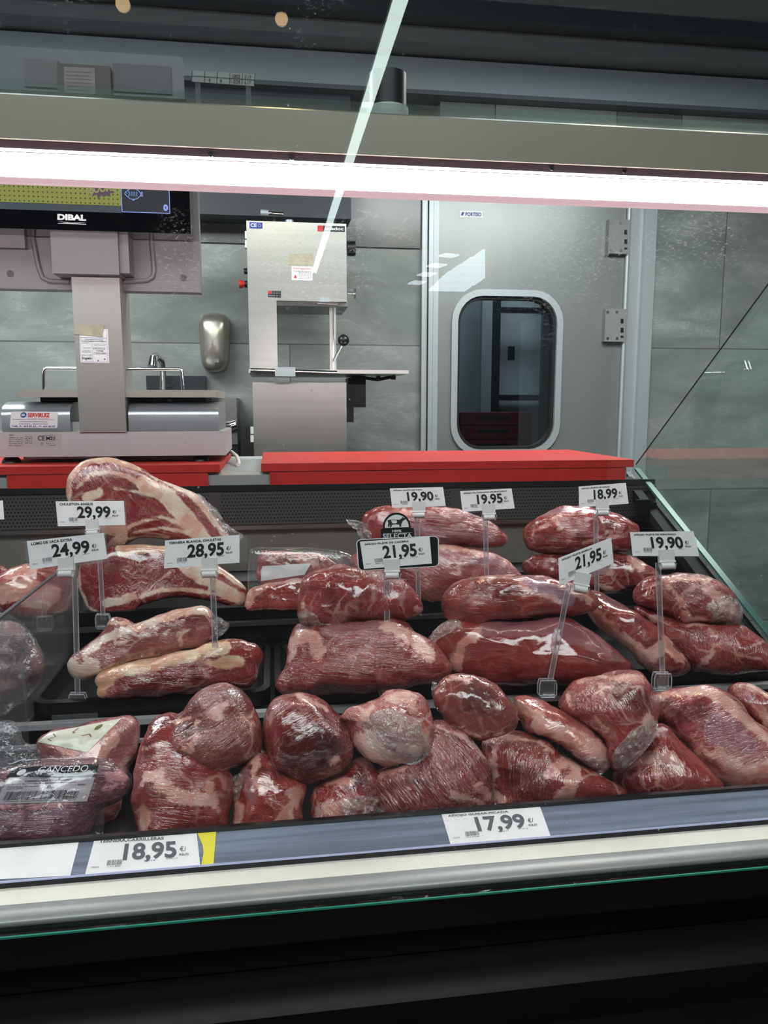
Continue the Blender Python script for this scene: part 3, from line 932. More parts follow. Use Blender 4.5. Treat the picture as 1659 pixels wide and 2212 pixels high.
for k, (x, y, lb) in enumerate(((941, 693, 'round white ceiling lamp mirrored left of the door window'), (1001, 693, 'round white ceiling lamp mirrored inside the door window'))):
    a = mirror_pt(x, y)
    o = MB().tube([a, a + Vector((0, 0, .15))], [.05, .05], 16).build('ceiling_lamp', glow); tag(o, lb, 'ceiling lamp')
warm = mat('warm_lamp_glow', (255, 220, 170), 0.5, emit=(255, 214, 160), estr=5.0)
for x, y, r, lb in ((265, 8, .03, 'small warm spotlight mirrored at the upper left of the glass'), (608, 40, .028, 'small warm spotlight mirrored at the top of the glass')):
    a = mirror_pt(x, y, 3.0)
    o = MB().ball(a, r).build('spotlight', warm, smooth=True); tag(o, lb, 'spotlight')
    MB().tube([a + Vector((0, 0, r * .6)), (a.x, a.y, 3.30)], r * 0.9, 14).build('lamp_body', M['dark_frame'], o, smooth=True)

# warm spotlights of the work area, mirrored in the saw, the tiles and the door
for i, (lx_, lb) in enumerate(((.03, 'warm spotlight over the work area in line with the bandsaw'), (.78, 'warm spotlight over the work area left of the cold room door'), (1.10, 'warm spotlight over the work area in front of the cold room door'))):
    sp_ = MB().tube([(lx_, 1.6, 2.39), (lx_, 1.6, 2.392)], 0.028, 20).build('spotlight', mat('spot_glow', (255, 230, 190), .5, emit=(255, 222, 170), estr=220.0))
    tag(sp_, lb, 'spotlight', 'spotlights over the work area')
    MB().tube([(lx_, 1.6, 2.3925), (lx_, 1.6, 2.50), (lx_, 1.6, 2.51), (lx_, 1.6, 2.999)], [.04, .04, .008, .008], 20).build('lamp_body', M['dark_frame'], sp_, smooth=True)

# ------------------------------------------------------------------ red cutting boards
def board(px0, px1, lx0, lx1, yt, yb, xr, back, label):
    Yf = 1.455
    zt_, zbm = P(xr, yt, Y=Yf).z, z_w + .0005
    x0, x1 = P(px0, yt + 8, Y=Yf).x, P(px1, yt + 8, Y=Yf).x
    b = thing('cutting_board', ((x0 + x1) / 2, Yf, z_w), label, 'cutting board')
    MB().box((x0, Yf, zbm), (x1, back, zt_)).bevel(0.002, 2).build('top_slab', M['red_board'], b, smooth=True)
    a, c = P(lx0, yb, Y=Yf).x, P(lx1, yb, Y=Yf).x
    MB().box((a, Yf + .0005, P(xr, yb, Y=Yf).z), (c, 1.4615, z_w - .0008)).bevel(0.001, 1).build('front_stop', M['red_board'], b)
    return b, zt_


b1, zbt = board(564, 1369, 583, 1350, 1001.5, 1048, 564, 1.80, 'long red plastic cutting board on the steel worktop, nothing on it')
b2, zbt2 = board(-160, 475, 16, 450, 1006, 1058, 240, 1.86, 'red plastic cutting board that carries the weighing scale')

# ------------------------------------------------------------------ weighing scale
YF = 1.53
M['sc_body'] = mat('scale_grey_plastic', (186, 184, 184), 0.4, var=0.02)
M['sc_silver'] = mat('scale_silver', (170, 176, 180), 0.3, 0.7)
M['sc_mauve'] = mat('scale_mauve_grey', (118, 113, 116), 0.45, 0.1)
M['screw_dark'] = mat('dark_screw', (70, 68, 70), 0.5, 0.3)
M['sc_post'] = mat('scale_post_grey', (150, 147, 142), 0.4, 0.2)
def q(x, y, Y=YF): return P(x, y, Y=Y)


scale = thing('weighing_scale', (q(225, 1000).x, YF + .1, zbt2), 'grey shop weighing scale with tall display standing on red board', 'scale')
xa, xb = q(-8, 958).x, q(487, 958).x
sz1, sz0 = q(300, 932).z, q(300, 985).z
MB().box((xa, YF, sz0), (xb, YF + 0.24, sz1)).bevel(0.006, 3).build('base', M['sc_body'], scale, smooth=True)
pbox(0, 1, 1, 2, YF, 0.01, 'tmp', None).hide_render = False
bpy.data.objects.remove(bpy.data.objects['tmp'])
for fx in (15, 422):
    for dy in (0.03, 0.2):
        c = q(fx + 10, 990, YF + dy)
        MB().tube([(c.x, YF + dy, zbt2), (c.x, YF + dy, zbt2 + .006), (c.x, YF + dy, sz0 + .002)], [.018, .016, .008], 18).build('foot', M['black'], scale, smooth=True)
MB().box((q(40, 990).x, YF + .03, sz0 - .006), (q(245, 990).x, YF + .2, sz0 - .0005)).build('under_tray', M['alu'], scale)
MB().box((q(250, 990).x, YF + .02, sz0 - .010), (q(430, 990).x, YF + .2, sz0 - .0005)).build('battery_box', M['black'], scale)
# curved silver covers either side of the post
ct = q(300, 868).z
prof = [(YF + .004, sz1 + .0005)]
for k in range(9):
    a = math.radians(90 * k / 8)
    prof.append((YF + .004 + .05 * (1 - math.cos(a)) if k else YF + .004, sz1 + (ct - sz1) * (0.55 + .45 * math.sin(a))))
prof += [(YF + .23, ct), (YF + .23, sz1 + .0005)]
for x0, x1 in ((1, 150), (276, 472)):
    xprism(prof, q(x0, 900).x, q(x1, 900).x, 'silver_cover', M['sc_silver'], scale, smooth=True)
MB().box((q(150, 900).x, YF + .02, sz1 - .001), (q(180, 900).x, YF + .2, q(160, 912).z)).build('post_seat', M['sc_body'], scale)
# weighing plate and bar
pz0, pz1 = q(250, 858, YF + .0).z, q(250, 842, YF + .0).z
MB().box((q(70, 862).x, YF + .05, ct), (q(440, 862).x, YF + .2, pz0 + .002)).build('load_bridge', M['rubber'], scale)
pl = MB().box((q(36, 850).x, YF + .005, pz0), (q(466, 850).x, YF + .30, pz1)).bevel(0.005, 3).build('weighing_plate', mat('bright_plate', (196, 194, 184), 0.3, 0.6), scale, smooth=True)
yb_ = YF + .02
bar = [q(95, 850, yb_), q(94, 803, yb_), q(96, 798, yb_), q(101, 796, yb_), q(386, 797.5, yb_), q(391, 799, yb_), q(393, 804, yb_), q(396, 852, yb_)]
MB().tube(bar, 0.0032, 12).build('guard_bar', M['chrome'], scale, smooth=True)
# post
pxa, pxb = q(164, 760).x, q(266, 760).x
pzt = q(205, 560).z
MB().box((pxa, YF - 0.004, sz1 - .001), (pxb, YF + .09, pzt)).bevel(0.004, 2).build('post', M['sc_post'], scale, smooth=True)
f = pq([(179, 711), (234, 711), (238, 783), (175, 784)], Y=YF - .0047)
f = pq([(171, 709), (233, 711), (236, 784), (174, 783)], Y=YF - .0047)
st = slab(f, [(0, 0), (1, 0), (1, 1), (0, 1)], 0.0004, 'inspection_sticker', M['paper'], scale)
f = lifted(f, .0004)
Print(f).text('INSTRUMENTO DE PESAJE', .18, .655, .82, .69, .02).text('DE FUNCIONAMIENTO NO AUTOMATICO', .06, .61, .93, .645, .02).text('CONFORME', .55, .33, .82, .37, .03).text('Y VALIDO HASTA', .48, .265, .92, .305, .03).text('29039223', .45, .39, .88, .45).text('20-11-25', .07, .19, .40, .24).text('Ingein', .07, .07, .40, .17, .03).disc(.62, .06, .025, .02).disc(.85, .11, .025, .02).squiggle(.08, .57, .3, .59, 1).squiggle(.08, .42, .38, .44, 2).squiggle(.08, .35, .38, .37, 3).squiggle(.08, .3, .38, .325, 4).squiggle(.5, .51, .9, .53, 5).build('print', M['ink'], st)
Print(f).frame(.03, .55, .95, .72, .006).frame(.03, .03, .95, .55, .006).line([(.43, .03), (.43, .55)], .006).line([(.43, .25), (.95, .25)], .006).frame(.03, .74, .95, .97, .006).build('ruled_lines', M['ink_grey'], st)
f = pq([(161, 699), (225, 702), (222, 728), (160, 722)], Y=YF - .0062)
slab(f, [(0, 0), (1, 0), (1, .1), (.985, .2), (1, 1), (0.02, .95), (.03, .8), (0, .78)], 0.001, 'masking_tape', M['tape'], scale)
# head: neck block, rear shell, screen
MB().box((q(120, 540).x, YF - .03, q(205, 598).z), (q(262, 540).x, YF + .08, q(205, 490).z)).bevel(0.01, 4).build('neck_block', M['sc_mauve'], scale, smooth=True)
pbox(255, 500, 278, 590, YF - 0.02, 0.08, 'neck_flange', M['sc_mauve'], scale, 0.006)
shl = pbox(-130, 330, 429, 626, YF + 0.03, 0.035, 'rear_shell', M['sc_mauve'], scale, 0.005)
zr0 = YF + .0285
for pts in ([(68, 500), (84, 580), (92, 600), (108, 608), (150, 609)], [(268, 609), (318, 606), (330, 598), (333, 585), (325, 500)]):
    MB().tube([P(x, y, Y=zr0) for x, y in pts], 0.0045, 10).build('shell_groove', M['sc_mauve'], shl, smooth=True)
pbox(-20, 500, 53, 535, YF + 0.012, 0.02, 'cable_box', M['sc_mauve'], shl, 0.004)
for x, y in ((22, 591), (396, 600)):
    c = P(x, y, Y=YF + .0295)
    MB().tube([c, c + Vector((0, .004, 0))], 0.0065, 16).build('screw', M['screw_dark'], shl, smooth=True)
scr = pbox(-130, 200, 407, 497, YF - 0.045, 0.06, 'screen', M['black_gloss'], scale, 0.004)
Ys = YF - 0.0455
f = pq([(-130, 395), (262, 395), (262, 443), (-130, 443)], Y=Ys - .0004)
cx_, hy = P(262, 443, Y=Ys).x, 0


def dot_mat():
    N = NT('dotted_screen_image')
    s = N.n('SeparateXYZ', {0: N.n('NewGeometry').outputs['Position']})
    k = 1 / 0.0079
    u = N.math('SUBTRACT', N.math('FRACT', N.math('MULTIPLY', s.outputs[0], k)), 0.5)
    v = N.math('SUBTRACT', N.math('FRACT', N.math('MULTIPLY', s.outputs[2], k)), 0.5)
    d = N.math('SQRT', N.math('ADD', N.math('MULTIPLY', u, u), N.math('MULTIPLY', v, v)))
    c = N.mix(N.step(d, 0.20, 0.13), lin(158, 162, 78), lin(70, 66, 36))
    return N.surf(N.n('BsdfPrincipled', {'Base Color': (0.02, 0.02, 0.02, 1), 'Roughness': 0.15, 'Emission Color': c, 'Emission Strength': 0.75}).outputs[0])


def glowm(n, c, s=1.0): return mat(n, (10, 10, 10), 0.3, emit=c, estr=s)


def scr_map(c, lift=0.0004):
    return pq(c, Y=Ys - lift)


full = [(-130, 300), (262, 300), (262, 445), (-130, 430)]
zL = P(262, 445, Y=Ys).z
MB().box((P(-130, 440, Y=Ys).x, Ys - .0006, zL), (P(262, 440, Y=Ys).x, Ys - .0002, zL + .12)).build('picture', dot_mat(), scr)
MB().box((P(-130, 440, Y=Ys).x, Ys - .0006, P(262, 460, Y=Ys).z), (P(262, 440, Y=Ys).x, Ys - .0002, zL - .0005)).build('grey_band', glowm('grey_band_glow', (68, 76, 84), .8), scr)
xA, xB = P(262, 440, Y=Ys).x + .0006, P(367, 440, Y=Ys).x
zA, zB = P(315, 460, Y=Ys).z, P(315, 350, Y=Ys).z
fw = quad_map((xA, Ys - .0006, zA), (xB, Ys - .0006, zA), (xB, Ys - .0006, zB), (xA, Ys - .0006, zB))
fw.n = Vector((0, -1, 0))
slab(fw, [(0, 0), (1, 0), (1, 1), (0, 1)], .0004, 'dark_window', glowm('dark_window_glow', (30, 32, 40), .9), scr)
fw2 = lifted(fw, .0004)
asp = (xB - xA) / (zB - zA)
p = Print(fw2).frame(.005, .005, .995, .995, .014, asp).text('0', .86, .05, .96, .18, .06)
fx = lambda x, y: ((x - 262) / 105, (460 - y) / 110)
body = [fx(270 + 36 * t, 420 - 12 * math.sin(math.pi * t) ** .8) for t in [i / 12 for i in range(13)]]
body2 = [fx(270 + 36 * t, 420 + 12 * math.sin(math.pi * t) ** .8) for t in [i / 12 for i in range(13)]]
p.line(body, .013, asp).line(body2, .013, asp).line([fx(303, 419), fx(308, 415), fx(308, 425), fx(303, 421)], .013, asp).line([fx(284, 409), fx(289, 405), fx(290, 410)], .013, asp).line([fx(284, 431), fx(289, 434), fx(290, 430)], .013, asp).line([fx(278, 414), fx(280, 420), fx(278, 426)], .013, asp)
for a_ in (283, 287, 291, 295):
    p.line([fx(a_, 415), fx(a_ + 1.5, 418), fx(a_, 421), fx(a_ + 1.5, 425)], .010, asp)
p.disc(*fx(275, 419), .008, .008)
p.build('fish_icon', glowm('blue_icon_glow', (150, 170, 250), 1.0), scr)
# burst with its shout
fb = quad_map((P(185, 445, Y=Ys).x, Ys - .0010, zA + .0), (xA - .0006, Ys - .0010, zA + .0), (xA - .0006, Ys - .0010, zB), (P(185, 445, Y=Ys).x, Ys - .0010, zB))
fb.n = Vector((0, -1, 0))
gx = lambda x, y: ((x - 185) / 77, (460 - y) / 110)
pts = []
rb = random.Random(5)
for k in range(28):
    a_ = 2 * math.pi * k / 28
    r_ = (27, 19)[k % 2] * rb.uniform(.85, 1.1)
    pts.append(gx(220 + r_ * 1.15 * math.cos(a_), 408 + r_ * .95 * math.sin(a_)))
Print(fb).poly(pts).build('burst', glowm('purple_burst_glow', (98, 66, 92), .8), scr)
vs, fs = text_geo('BOOM!', 0.05)
pr_ = Print(lifted(fb, .0004))
pr_.add([gx(195 + x * 52, 424 - y * 18 - x * 9) for x, y in vs], fs)
pr_.build('shout_lettering', glowm('yellow_shout_glow', (158, 160, 92), .8), scr)
f = scr_map([(124, 462), (186, 464), (186, 477), (124, 475)])
Print(f).text('DIBAL', 0, 0, 1, 1, 0.055).build('maker_lettering', M['white_ink'], scr)
f = scr_map([(125, 478), (186, 480), (186, 485), (125, 483)])
Print(f).rect(0, 0, 1, .25).poly([(0, 1), (.25, .75), (.5, .6), (.75, .75), (1, 1), (.72, .5), (.5, .35), (.28, .5)]).build('maker_mark', M['white_ink'], scr)
# scale's reflection over the canopy beam, built here as a solid shell
up = pbox(-150, 106, 396, 330, YF + 0.07, 0.03, 'upper_shell', mat('upper_shell_grey', (96, 108, 112), 0.4), scale, 0.010)
pbox(52, 128, 127, 188, YF + 0.066, 0.004, 'recess', mat('recess_grey', (86, 92, 94), 0.4), up, 0.0015)
pbox(244, 140, 370, 200, YF + 0.066, 0.004, 'recess', mat('recess_grey_b', (62, 70, 74), 0.4), up, 0.0015)
pbox(128, 140, 242, 330, YF + 0.055, 0.014, 'centre_spine', mat('spine_grey', (84, 82, 80), 0.5), up, 0.002)
f = pq([(138, 144), (205, 147), (206, 206), (139, 203)], Y=YF + .054)
s_ = slab(f, [(0, 0), (1, 0), (1, 1), (0, 1)], .0004, 'data_label', mat('dim_label_paper', (142, 140, 134), 0.6), up)
pp = Print(lifted(f, .0005))
for k in range(6): pp.squiggle(.08, .15 + k * .13, .9, .20 + k * .13, k + 20)
pp.build('print', M['ink_grey'], s_)
# maker stickers on the base
f = pq([(24, 889), (125, 890), (124, 925), (21, 924)], Y=YF + .003)
s_ = slab(f, [(0.02, 0), (.98, 0), (1, .1), (1, .9), (.98, 1), (.02, 1), (0, .9), (0, .1)], .0006, 'service_sticker', M['white_plastic'], scale)
f = lifted(f, .0006)
Print(f).text('SERVIRUIZ', .36, .66, .83, .94, .04).squiggle(.36, .58, .83, .62, 3).build('red_lettering', M['red_ink'], s_)
Print(f).disc(.27, .80, .065, .17).text('BALANZAS ELECTRONICAS - PESAJE INDUSTRIAL', .05, .47, .94, .55).text('MAQUINARIA ALIMENTACION', .21, .34, .78, .42).text('Calle Rafael - 28044 MADRID', .19, .21, .80, .29).text('Telfs. 91 469 83 62 - 91 469 84 97', .04, .05, .96, .16, .02).build('blue_lettering', M['blue_ink'], s_)
Print(lifted(f, .0003)).text('SR', .225, .73, .315, .87, .04).build('emblem', M['white_ink'], s_)
f = pq([(18, 936), (132, 937), (131, 967), (18, 966)], Y=YF - .0007)
s_ = slab(f, [(0, 0), (1, 0), (1, 1), (0, 1)], .0004, 'rating_plate', mat('rating_plate_grey', (178, 178, 176), 0.4), scale)
f = lifted(f, .0005)
pp = Print(f).text('CE', .56, .5, .69, .85, .01).text('M21', .72, .54, .88, .80, .04).frame(.70, .46, .90, .88, .012, 3.8)
for k in range(6): pp.squiggle(.02, .1 + k * .14, .28, .16 + k * .14, k).squiggle(.32, .25 + k * .12, .46, .31 + k * .12, k + 9) if k < 5 else pp.squiggle(.02, .84, .1, .9, 4)
pp.squiggle(.73, .28, .87, .34, 2).squiggle(.76, .14, .90, .19, 5).line([(.62, .32), (.66, .32), (.65, .15), (.63, .15), (.62, .32)], .02, 3.8)
pp.build('print', M['ink'], s_)
# loose cable behind the scale
cb = MB().tube([P(488, 978, Y=1.78), P(500, 976, Y=1.74), P(512, 986, Y=1.66), P(516, 1000, Y=1.60), (P(514, 1008, Y=1.58).x, 1.58, z_w + .004)], .004, 10).build('power_cable', M['white_plastic'], None, smooth=True)
tag(cb, 'white power cable curling down behind the weighing scale', 'cable')
# reflected print table over the beam, built as a solid strip
f = pq([(415, 152), (551, 160), (549, 186), (414, 176)], Y=1.00)
s_ = slab(f, [(0, 0), (1, 0), (1, 1), (0, 1)], .0008, 'printed_strip', mat('dim_strip_paper', (138, 142, 142), 0.6), None)
tag(s_, 'grey printed table strip seen above the canopy beam', 'paper strip')
f = lifted(f, .0006)
pp = Print(f)
for k in range(6): pp.line([(k / 5, 0), (k / 5, 1)], .04, 5)
pp.line([(0, .5), (1, .5)], .04, 5).text('5.17', .84, .58, .94, .85).text('6.17', .84, .1, .94, .4).text('1.029', .62, .1, .77, .4).text('1002', .64, .58, .76, .85).text('6', .45, .1, .48, .4).text('6', .27, .1, .30, .4)
pp.build('print', M['ink'], s_)

a_ = P(414, 176, Y=1.001)
b_ = P(549, 186, Y=1.001)
for x_, z_ in ((a_.x + .004, a_.z + .01), (b_.x - .010, b_.z + .01)):
    MB().box((x_, 1.001, zb1 + .0107), (x_ + .006, 1.003, z_)).build('clear_prop', M['stem'], s_)
# ------------------------------------------------------------------ meat
CR = {'A': (0, 960, .36166), 'B': (520, 1020, .36166), 'C': (1060, 1000, .3611), 'D': (0, 1440, .36166), 'E': (480, 1420, .37372), 'F': (1000, 1420, .39723), 'P': (0, 0, 1.0)}


def cv(k, pts):
    ox, oy, s = CR[k]
    return [(ox + x * s, oy + y * s) for x, y in pts]


def meat_mat(seed, base, darkc, light, fatc=(222, 176, 166), ang=0.0, fang=None, web=0.5, marble=0.3, wrap=0.6, crumple=0.3, silver=(152, 100, 108), fibre=0.6, edge=0.5, coat=1.0, rag=4.2):
    N = NT('wrapped_meat')
    base, dark, light, fat, silver = (lin(*c) for c in (base, darkc, light, fatc, silver))
    dark, base, light = (dark[0] * .7, dark[1] * .7, dark[2] * .62), (base[0] * .88, base[1] * .92, base[2] * .84), (light[0] * .92, light[1] * .9, light[2] * .84)
    rnd = random.Random(seed)
    L = (rnd.uniform(-5, 5), rnd.uniform(-5, 5), rnd.uniform(-5, 5))
    if fang is None: fang = ang
    co = N.coords(loc=L)
    wn = N.noise(co, 22.0, 3.0).outputs['Color']
    wv = N.n('VectorMath', {0: wn, 1: (0.5, 0.5, 0.5)}, operation='SUBTRACT').outputs[0]
    wv = N.n('VectorMath', {0: wv, 'Scale': 0.045}, operation='SCALE').outputs[0]
    wc = N.n('VectorMath', {0: co, 1: wv}, operation='ADD').outputs[0]
    # muscle tone and grain
    n1 = N.noise(wc, 16.0, 5.0, 0.6).outputs[0]
    c = N.ramp(n1, [(0.32, dark), (0.48, base), (0.60, base), (0.74, light)])
    fb = N.noise(N.coords(rot=ang, scale=(14, 210, 90), loc=L, src=None), 1.0, 4.0, 0.65, 0.5).outputs[0]
    c = N.mix(N.math('MULTIPLY', N.step(fb, 0.52, 0.68), 0.55 * fibre), c, light)
    c = N.mix(N.math('MULTIPLY', N.step(fb, 0.45, 0.33), 0.5 * fibre), c, dark)
    # thin connective tissue
    vo = N.n('TexVoronoi', {'Vector': wc, 'Scale': 19.0}, feature='DISTANCE_TO_EDGE').outputs['Distance']
    msk = N.step(N.noise(co, 13.0, 2.0).outputs[0], 0.44, 0.60)
    vw = N.math('MULTIPLY', N.step(vo, 0.05, 0.008), msk)
    vo2 = N.n('TexVoronoi', {'Vector': wc, 'Scale': 60.0}, feature='DISTANCE_TO_EDGE').outputs['Distance']
    vw2 = N.math('MULTIPLY', N.step(vo2, 0.05, 0.0), N.step(N.noise(co, 30.0, 2.0).outputs[0], 0.54, 0.66))
    c = N.mix(N.math('MULTIPLY', N.math('MAXIMUM', vw, N.math('MULTIPLY', vw2, 0.7)), web), c, fat)
    # marbling flecks
    mb = N.noise(N.coords(rot=ang, scale=(26, 75, 60), loc=L), 1.0, 6.0, 0.72, 0.8).outputs[0]
    th = 0.715 - 0.15 * marble
    c = N.mix(N.math('MULTIPLY', N.step(mb, th, th + 0.07), min(1, 0.35 + marble * .6)), c, fat)
    # placed areas: silver skin, dark muscle, fat
    nz = N.math('SUBTRACT', N.math('ADD', N.math('MULTIPLY', N.noise(wc, 38.0, 6.0, 0.7, 0.6).outputs[0], 0.8), N.math('MULTIPLY', N.noise(N.coords(rot=ang, scale=(30, 110, 70), loc=L), 1.0, 4.0, 0.7, 0.6).outputs[0], 0.2)), 0.5)
    fcol = N.mix(N.step(N.noise(wc, 30.0, 4.0).outputs[0], 0.40, 0.62), fat, tuple(a * b for a, b in zip(fat, (0.86, 0.55, 0.50))))
    for nm, colr, k, amp in (('dark_area', dark, 0.7, 5.0), ('skin_area', silver, 0.7, 4.0), ('red_area', base, 0.95, 2.0), ('fat_area', fcol, 0.92, rag)):
        at = N.n('Attribute', attribute_name=nm).outputs['Fac']
        v = N.math('ADD', at, N.math('MULTIPLY', nz, amp))
        c = N.mix(N.math('MULTIPLY', N.step(v, -0.25 if nm != 'dark_area' else -0.8, 0.2 if nm != 'dark_area' else 0.8), k), c, colr)
    # taut film: fine stretch lines and crumples in the shiny outer coat
    f1 = N.noise(N.coords(rot=fang, scale=(16, 190, 120), loc=L), 1.0, 3.0, 0.6, 0.7).outputs[0]
    f2 = N.noise(N.coords(rot=fang + 0.5, scale=(30, 330, 200), loc=L), 1.0, 2.0, 0.6, 0.4).outputs[0]
    f3 = N.noise(wc, 46.0, 3.0, 0.55, 0.8).outputs[0]
    ridge = lambda s: N.math('SUBTRACT', 1.0, N.math('MULTIPLY', N.math('ABSOLUTE', N.math('SUBTRACT', s, 0.5)), 2.0))
    zone = N.step(N.noise(co, 9.0, 2.0).outputs[0], 0.42, 0.58)
    h = N.math('ADD', N.math('MULTIPLY', N.math('POWER', ridge(f1), 4.0), 1.0 * wrap), N.math('MULTIPLY', N.math('POWER', ridge(f2), 5.0), 0.35 * wrap))
    h = N.math('MULTIPLY', N.math('ADD', h, N.math('MULTIPLY', N.math('POWER', ridge(f3), 3.0), 1.2 * crumple)), N.math('ADD', N.math('MULTIPLY', zone, 1.15), 0.12))
    cb = N.n('Bump', {'Strength': 0.6, 'Distance': 0.0017, 'Height': h}).outputs[0]
    bb = N.n('Bump', {'Strength': 0.5, 'Distance': 0.002, 'Height': N.math('ADD', fb, N.math('MULTIPLY', mb, 0.7))}).outputs[0]
    # film scatters a little white where it is bunched into folds
    fold = N.math('MULTIPLY', N.step(ridge(f1), 0.93, 0.99), N.math('MULTIPLY', zone, 0.30 * wrap))
    fold2 = N.math('MULTIPLY', N.step(ridge(f3), 0.94, 1.0), 0.30 * crumple)
    c = N.mix(N.math('MAXIMUM', fold, fold2), c, lin(226, 196, 196))
    return N.surf(N.n('BsdfPrincipled', {'Base Color': c, 'Roughness': 0.5, 'Normal': bb, 'Specular IOR Level': 0.2, 'Coat Weight': coat, 'Coat Roughness': 0.045, 'Coat IOR': 1.85, 'Coat Normal': cb}).outputs[0])


def seg_d(p, a, b):
    ab = b - a
    t = max(0, min(1, (p - a).dot(ab) / max(1e-9, ab.length_squared)))
    return (p - (a + ab * t)).length


MEATS = {}


def meat(name, crop, outline, label, cat='meat', D=None, on=None, back=0.0, T=0.42, e=2.2, seed=1, group=None, fat=(), red=(), skin=(), dark=(), lump=0.045, res=112, mk=None, tilt=0.0, **mp):
    """solid piece: outline seen from the front, rounded thickness T of its smaller width, resting on height 'on'"""
    pts = cv(crop, outline)
    s0 = CR[crop][2]
    n = res
    oc = smooth_closed(pts, n)
    cx = sum(p.x for p in oc) / n
    cy = sum(p.y for p in oc) / n
    xs, ys = [p.x for p in oc], [p.y for p in oc]
    if on is not None:
        yb_ = max(ys)
        g = P(cx, yb_, Z=on)
        D = (g - CAM).dot(FWD) + back
    elif D is None:
        D = 1.0
    c = P(cx, cy, D=D)
    w = (CAM - c).normalized()
    r = Vector((0, 0, 1)).cross(w).normalized()
    if r.dot(RGT) < 0: r = -r
    u = w.cross(r).normalized()
    if u.z < 0: u = -u
    w = r.cross(u)
    Mx = Matrix.Translation(c) @ Matrix((r, u, w)).transposed().to_4x4()
    Mi = Mx.inverted()

    def loc2(px, py):
        d = (ray(px, py)).normalized()
        t = (c - CAM).dot(w) / d.dot(w)
        q_ = Mi @ (CAM + d * t)
        return Vector((q_.x, q_.y))
    ol = [loc2(p.x, p.y) for p in oc]
    mind = min(max(p.x for p in ol) - min(p.x for p in ol), max(p.y for p in ol) - min(p.y for p in ol))
    th = mind * T
    rings = 26
    bm = bmesh.new()
    rows = []
    ctr = Vector((sum(p.x for p in ol) / n, sum(p.y for p in ol) / n))
    for i in range(-rings, rings + 1):
        ph = math.pi / 2 * i / rings
        rr_ = max(0.0, math.cos(ph)) ** (2 / e)
        zz_ = math.copysign(abs(math.sin(ph)) ** (2 / e), ph) * th
        if abs(i) == rings:
            rows.append([bm.verts.new((ctr.x, ctr.y, zz_))])
        else:
            # rings get rounder towards the middle so that hollow outlines stay smooth
            k = 1 - rr_
            rad = sum((p - ctr).length for p in ol) / n
            row = []
            for p in ol:
                v = p - ctr
                q_ = v.lerp(v.normalized() * rad, 0.35 * k)
                row.append(bm.verts.new((ctr.x + q_.x * rr_, ctr.y + q_.y * rr_, zz_)))
            rows.append(row)
    for a, b in zip(rows, rows[1:]):
        for k in range(n):
            if len(a) == 1: bm.faces.new((a[0], b[(k + 1) % n], b[k]))
            elif len(b) == 1: bm.faces.new((a[k], a[(k + 1) % n], b[0]))
            else: bm.faces.new((a[k], a[(k + 1) % n], b[(k + 1) % n], b[k]))
    bmesh.ops.recalc_face_normals(bm, faces=bm.faces[:])
    bm.normal_update()
    off = Vector((seed * 3.1, seed * 1.7, 0))
    for v in bm.verts:
        q_ = v.co / mind
        d = -abs(noise.noise(q_ * 1.7 + off * 1.3)) * lump * 1.3 + lump * .35 + noise.noise(q_ * 2.6 + off) * lump + noise.noise(q_ * 5.5 + off) * lump * 0.45 + noise.noise(q_ * 13 + off) * lump * 0.14
        v.co += v.normal * d * mind
    me = bpy.data.meshes.new(name)
    bm.to_mesh(me)
    bm.free()
    for p in me.polygons: p.use_smooth = True
    # areas are stored as signed distances in local metres / 12 mm
    for nm, lst in (('fat_area', fat), ('skin_area', skin), ('dark_area', dark), ('red_area', red)):
        at = me.attributes.new(nm, 'FLOAT', 'POINT')
        vals = [-3.0] * len(me.vertices)
        strokes = []
        for st, wd_ in lst:
            sp = [loc2(*q_) for q_ in cv(crop, st)]
            if len(sp) == 1: sp = sp * 2
            strokes.append((sp, wd_ * s0 / FPX * D))
        for vi, v in enumerate(me.vertices):
            p2 = Vector((v.co.x, v.co.y))
            best = -3.0
            for sp, ww in strokes:
                d = min(seg_d(p2, a, b) for a, b in zip(sp, sp[1:]))
                best = max(best, (ww - d) / 0.008)
            vals[vi] = max(-3.0, min(3.0, best))
        at.data.foreach_set('value', vals)
    o = bpy.data.objects.new(name, me)
    COL.objects.link(o)
    o.matrix_world = Mx
    WM[o.name] = Mx
    me.materials.append(mk or meat_mat(seed, **mp))
    tag(o, label, cat, group)
    o['_d'] = D
    MEATS[o.name] = (loc2, Mx, th)
    del o['_d']
    return o, loc2, Mx, D


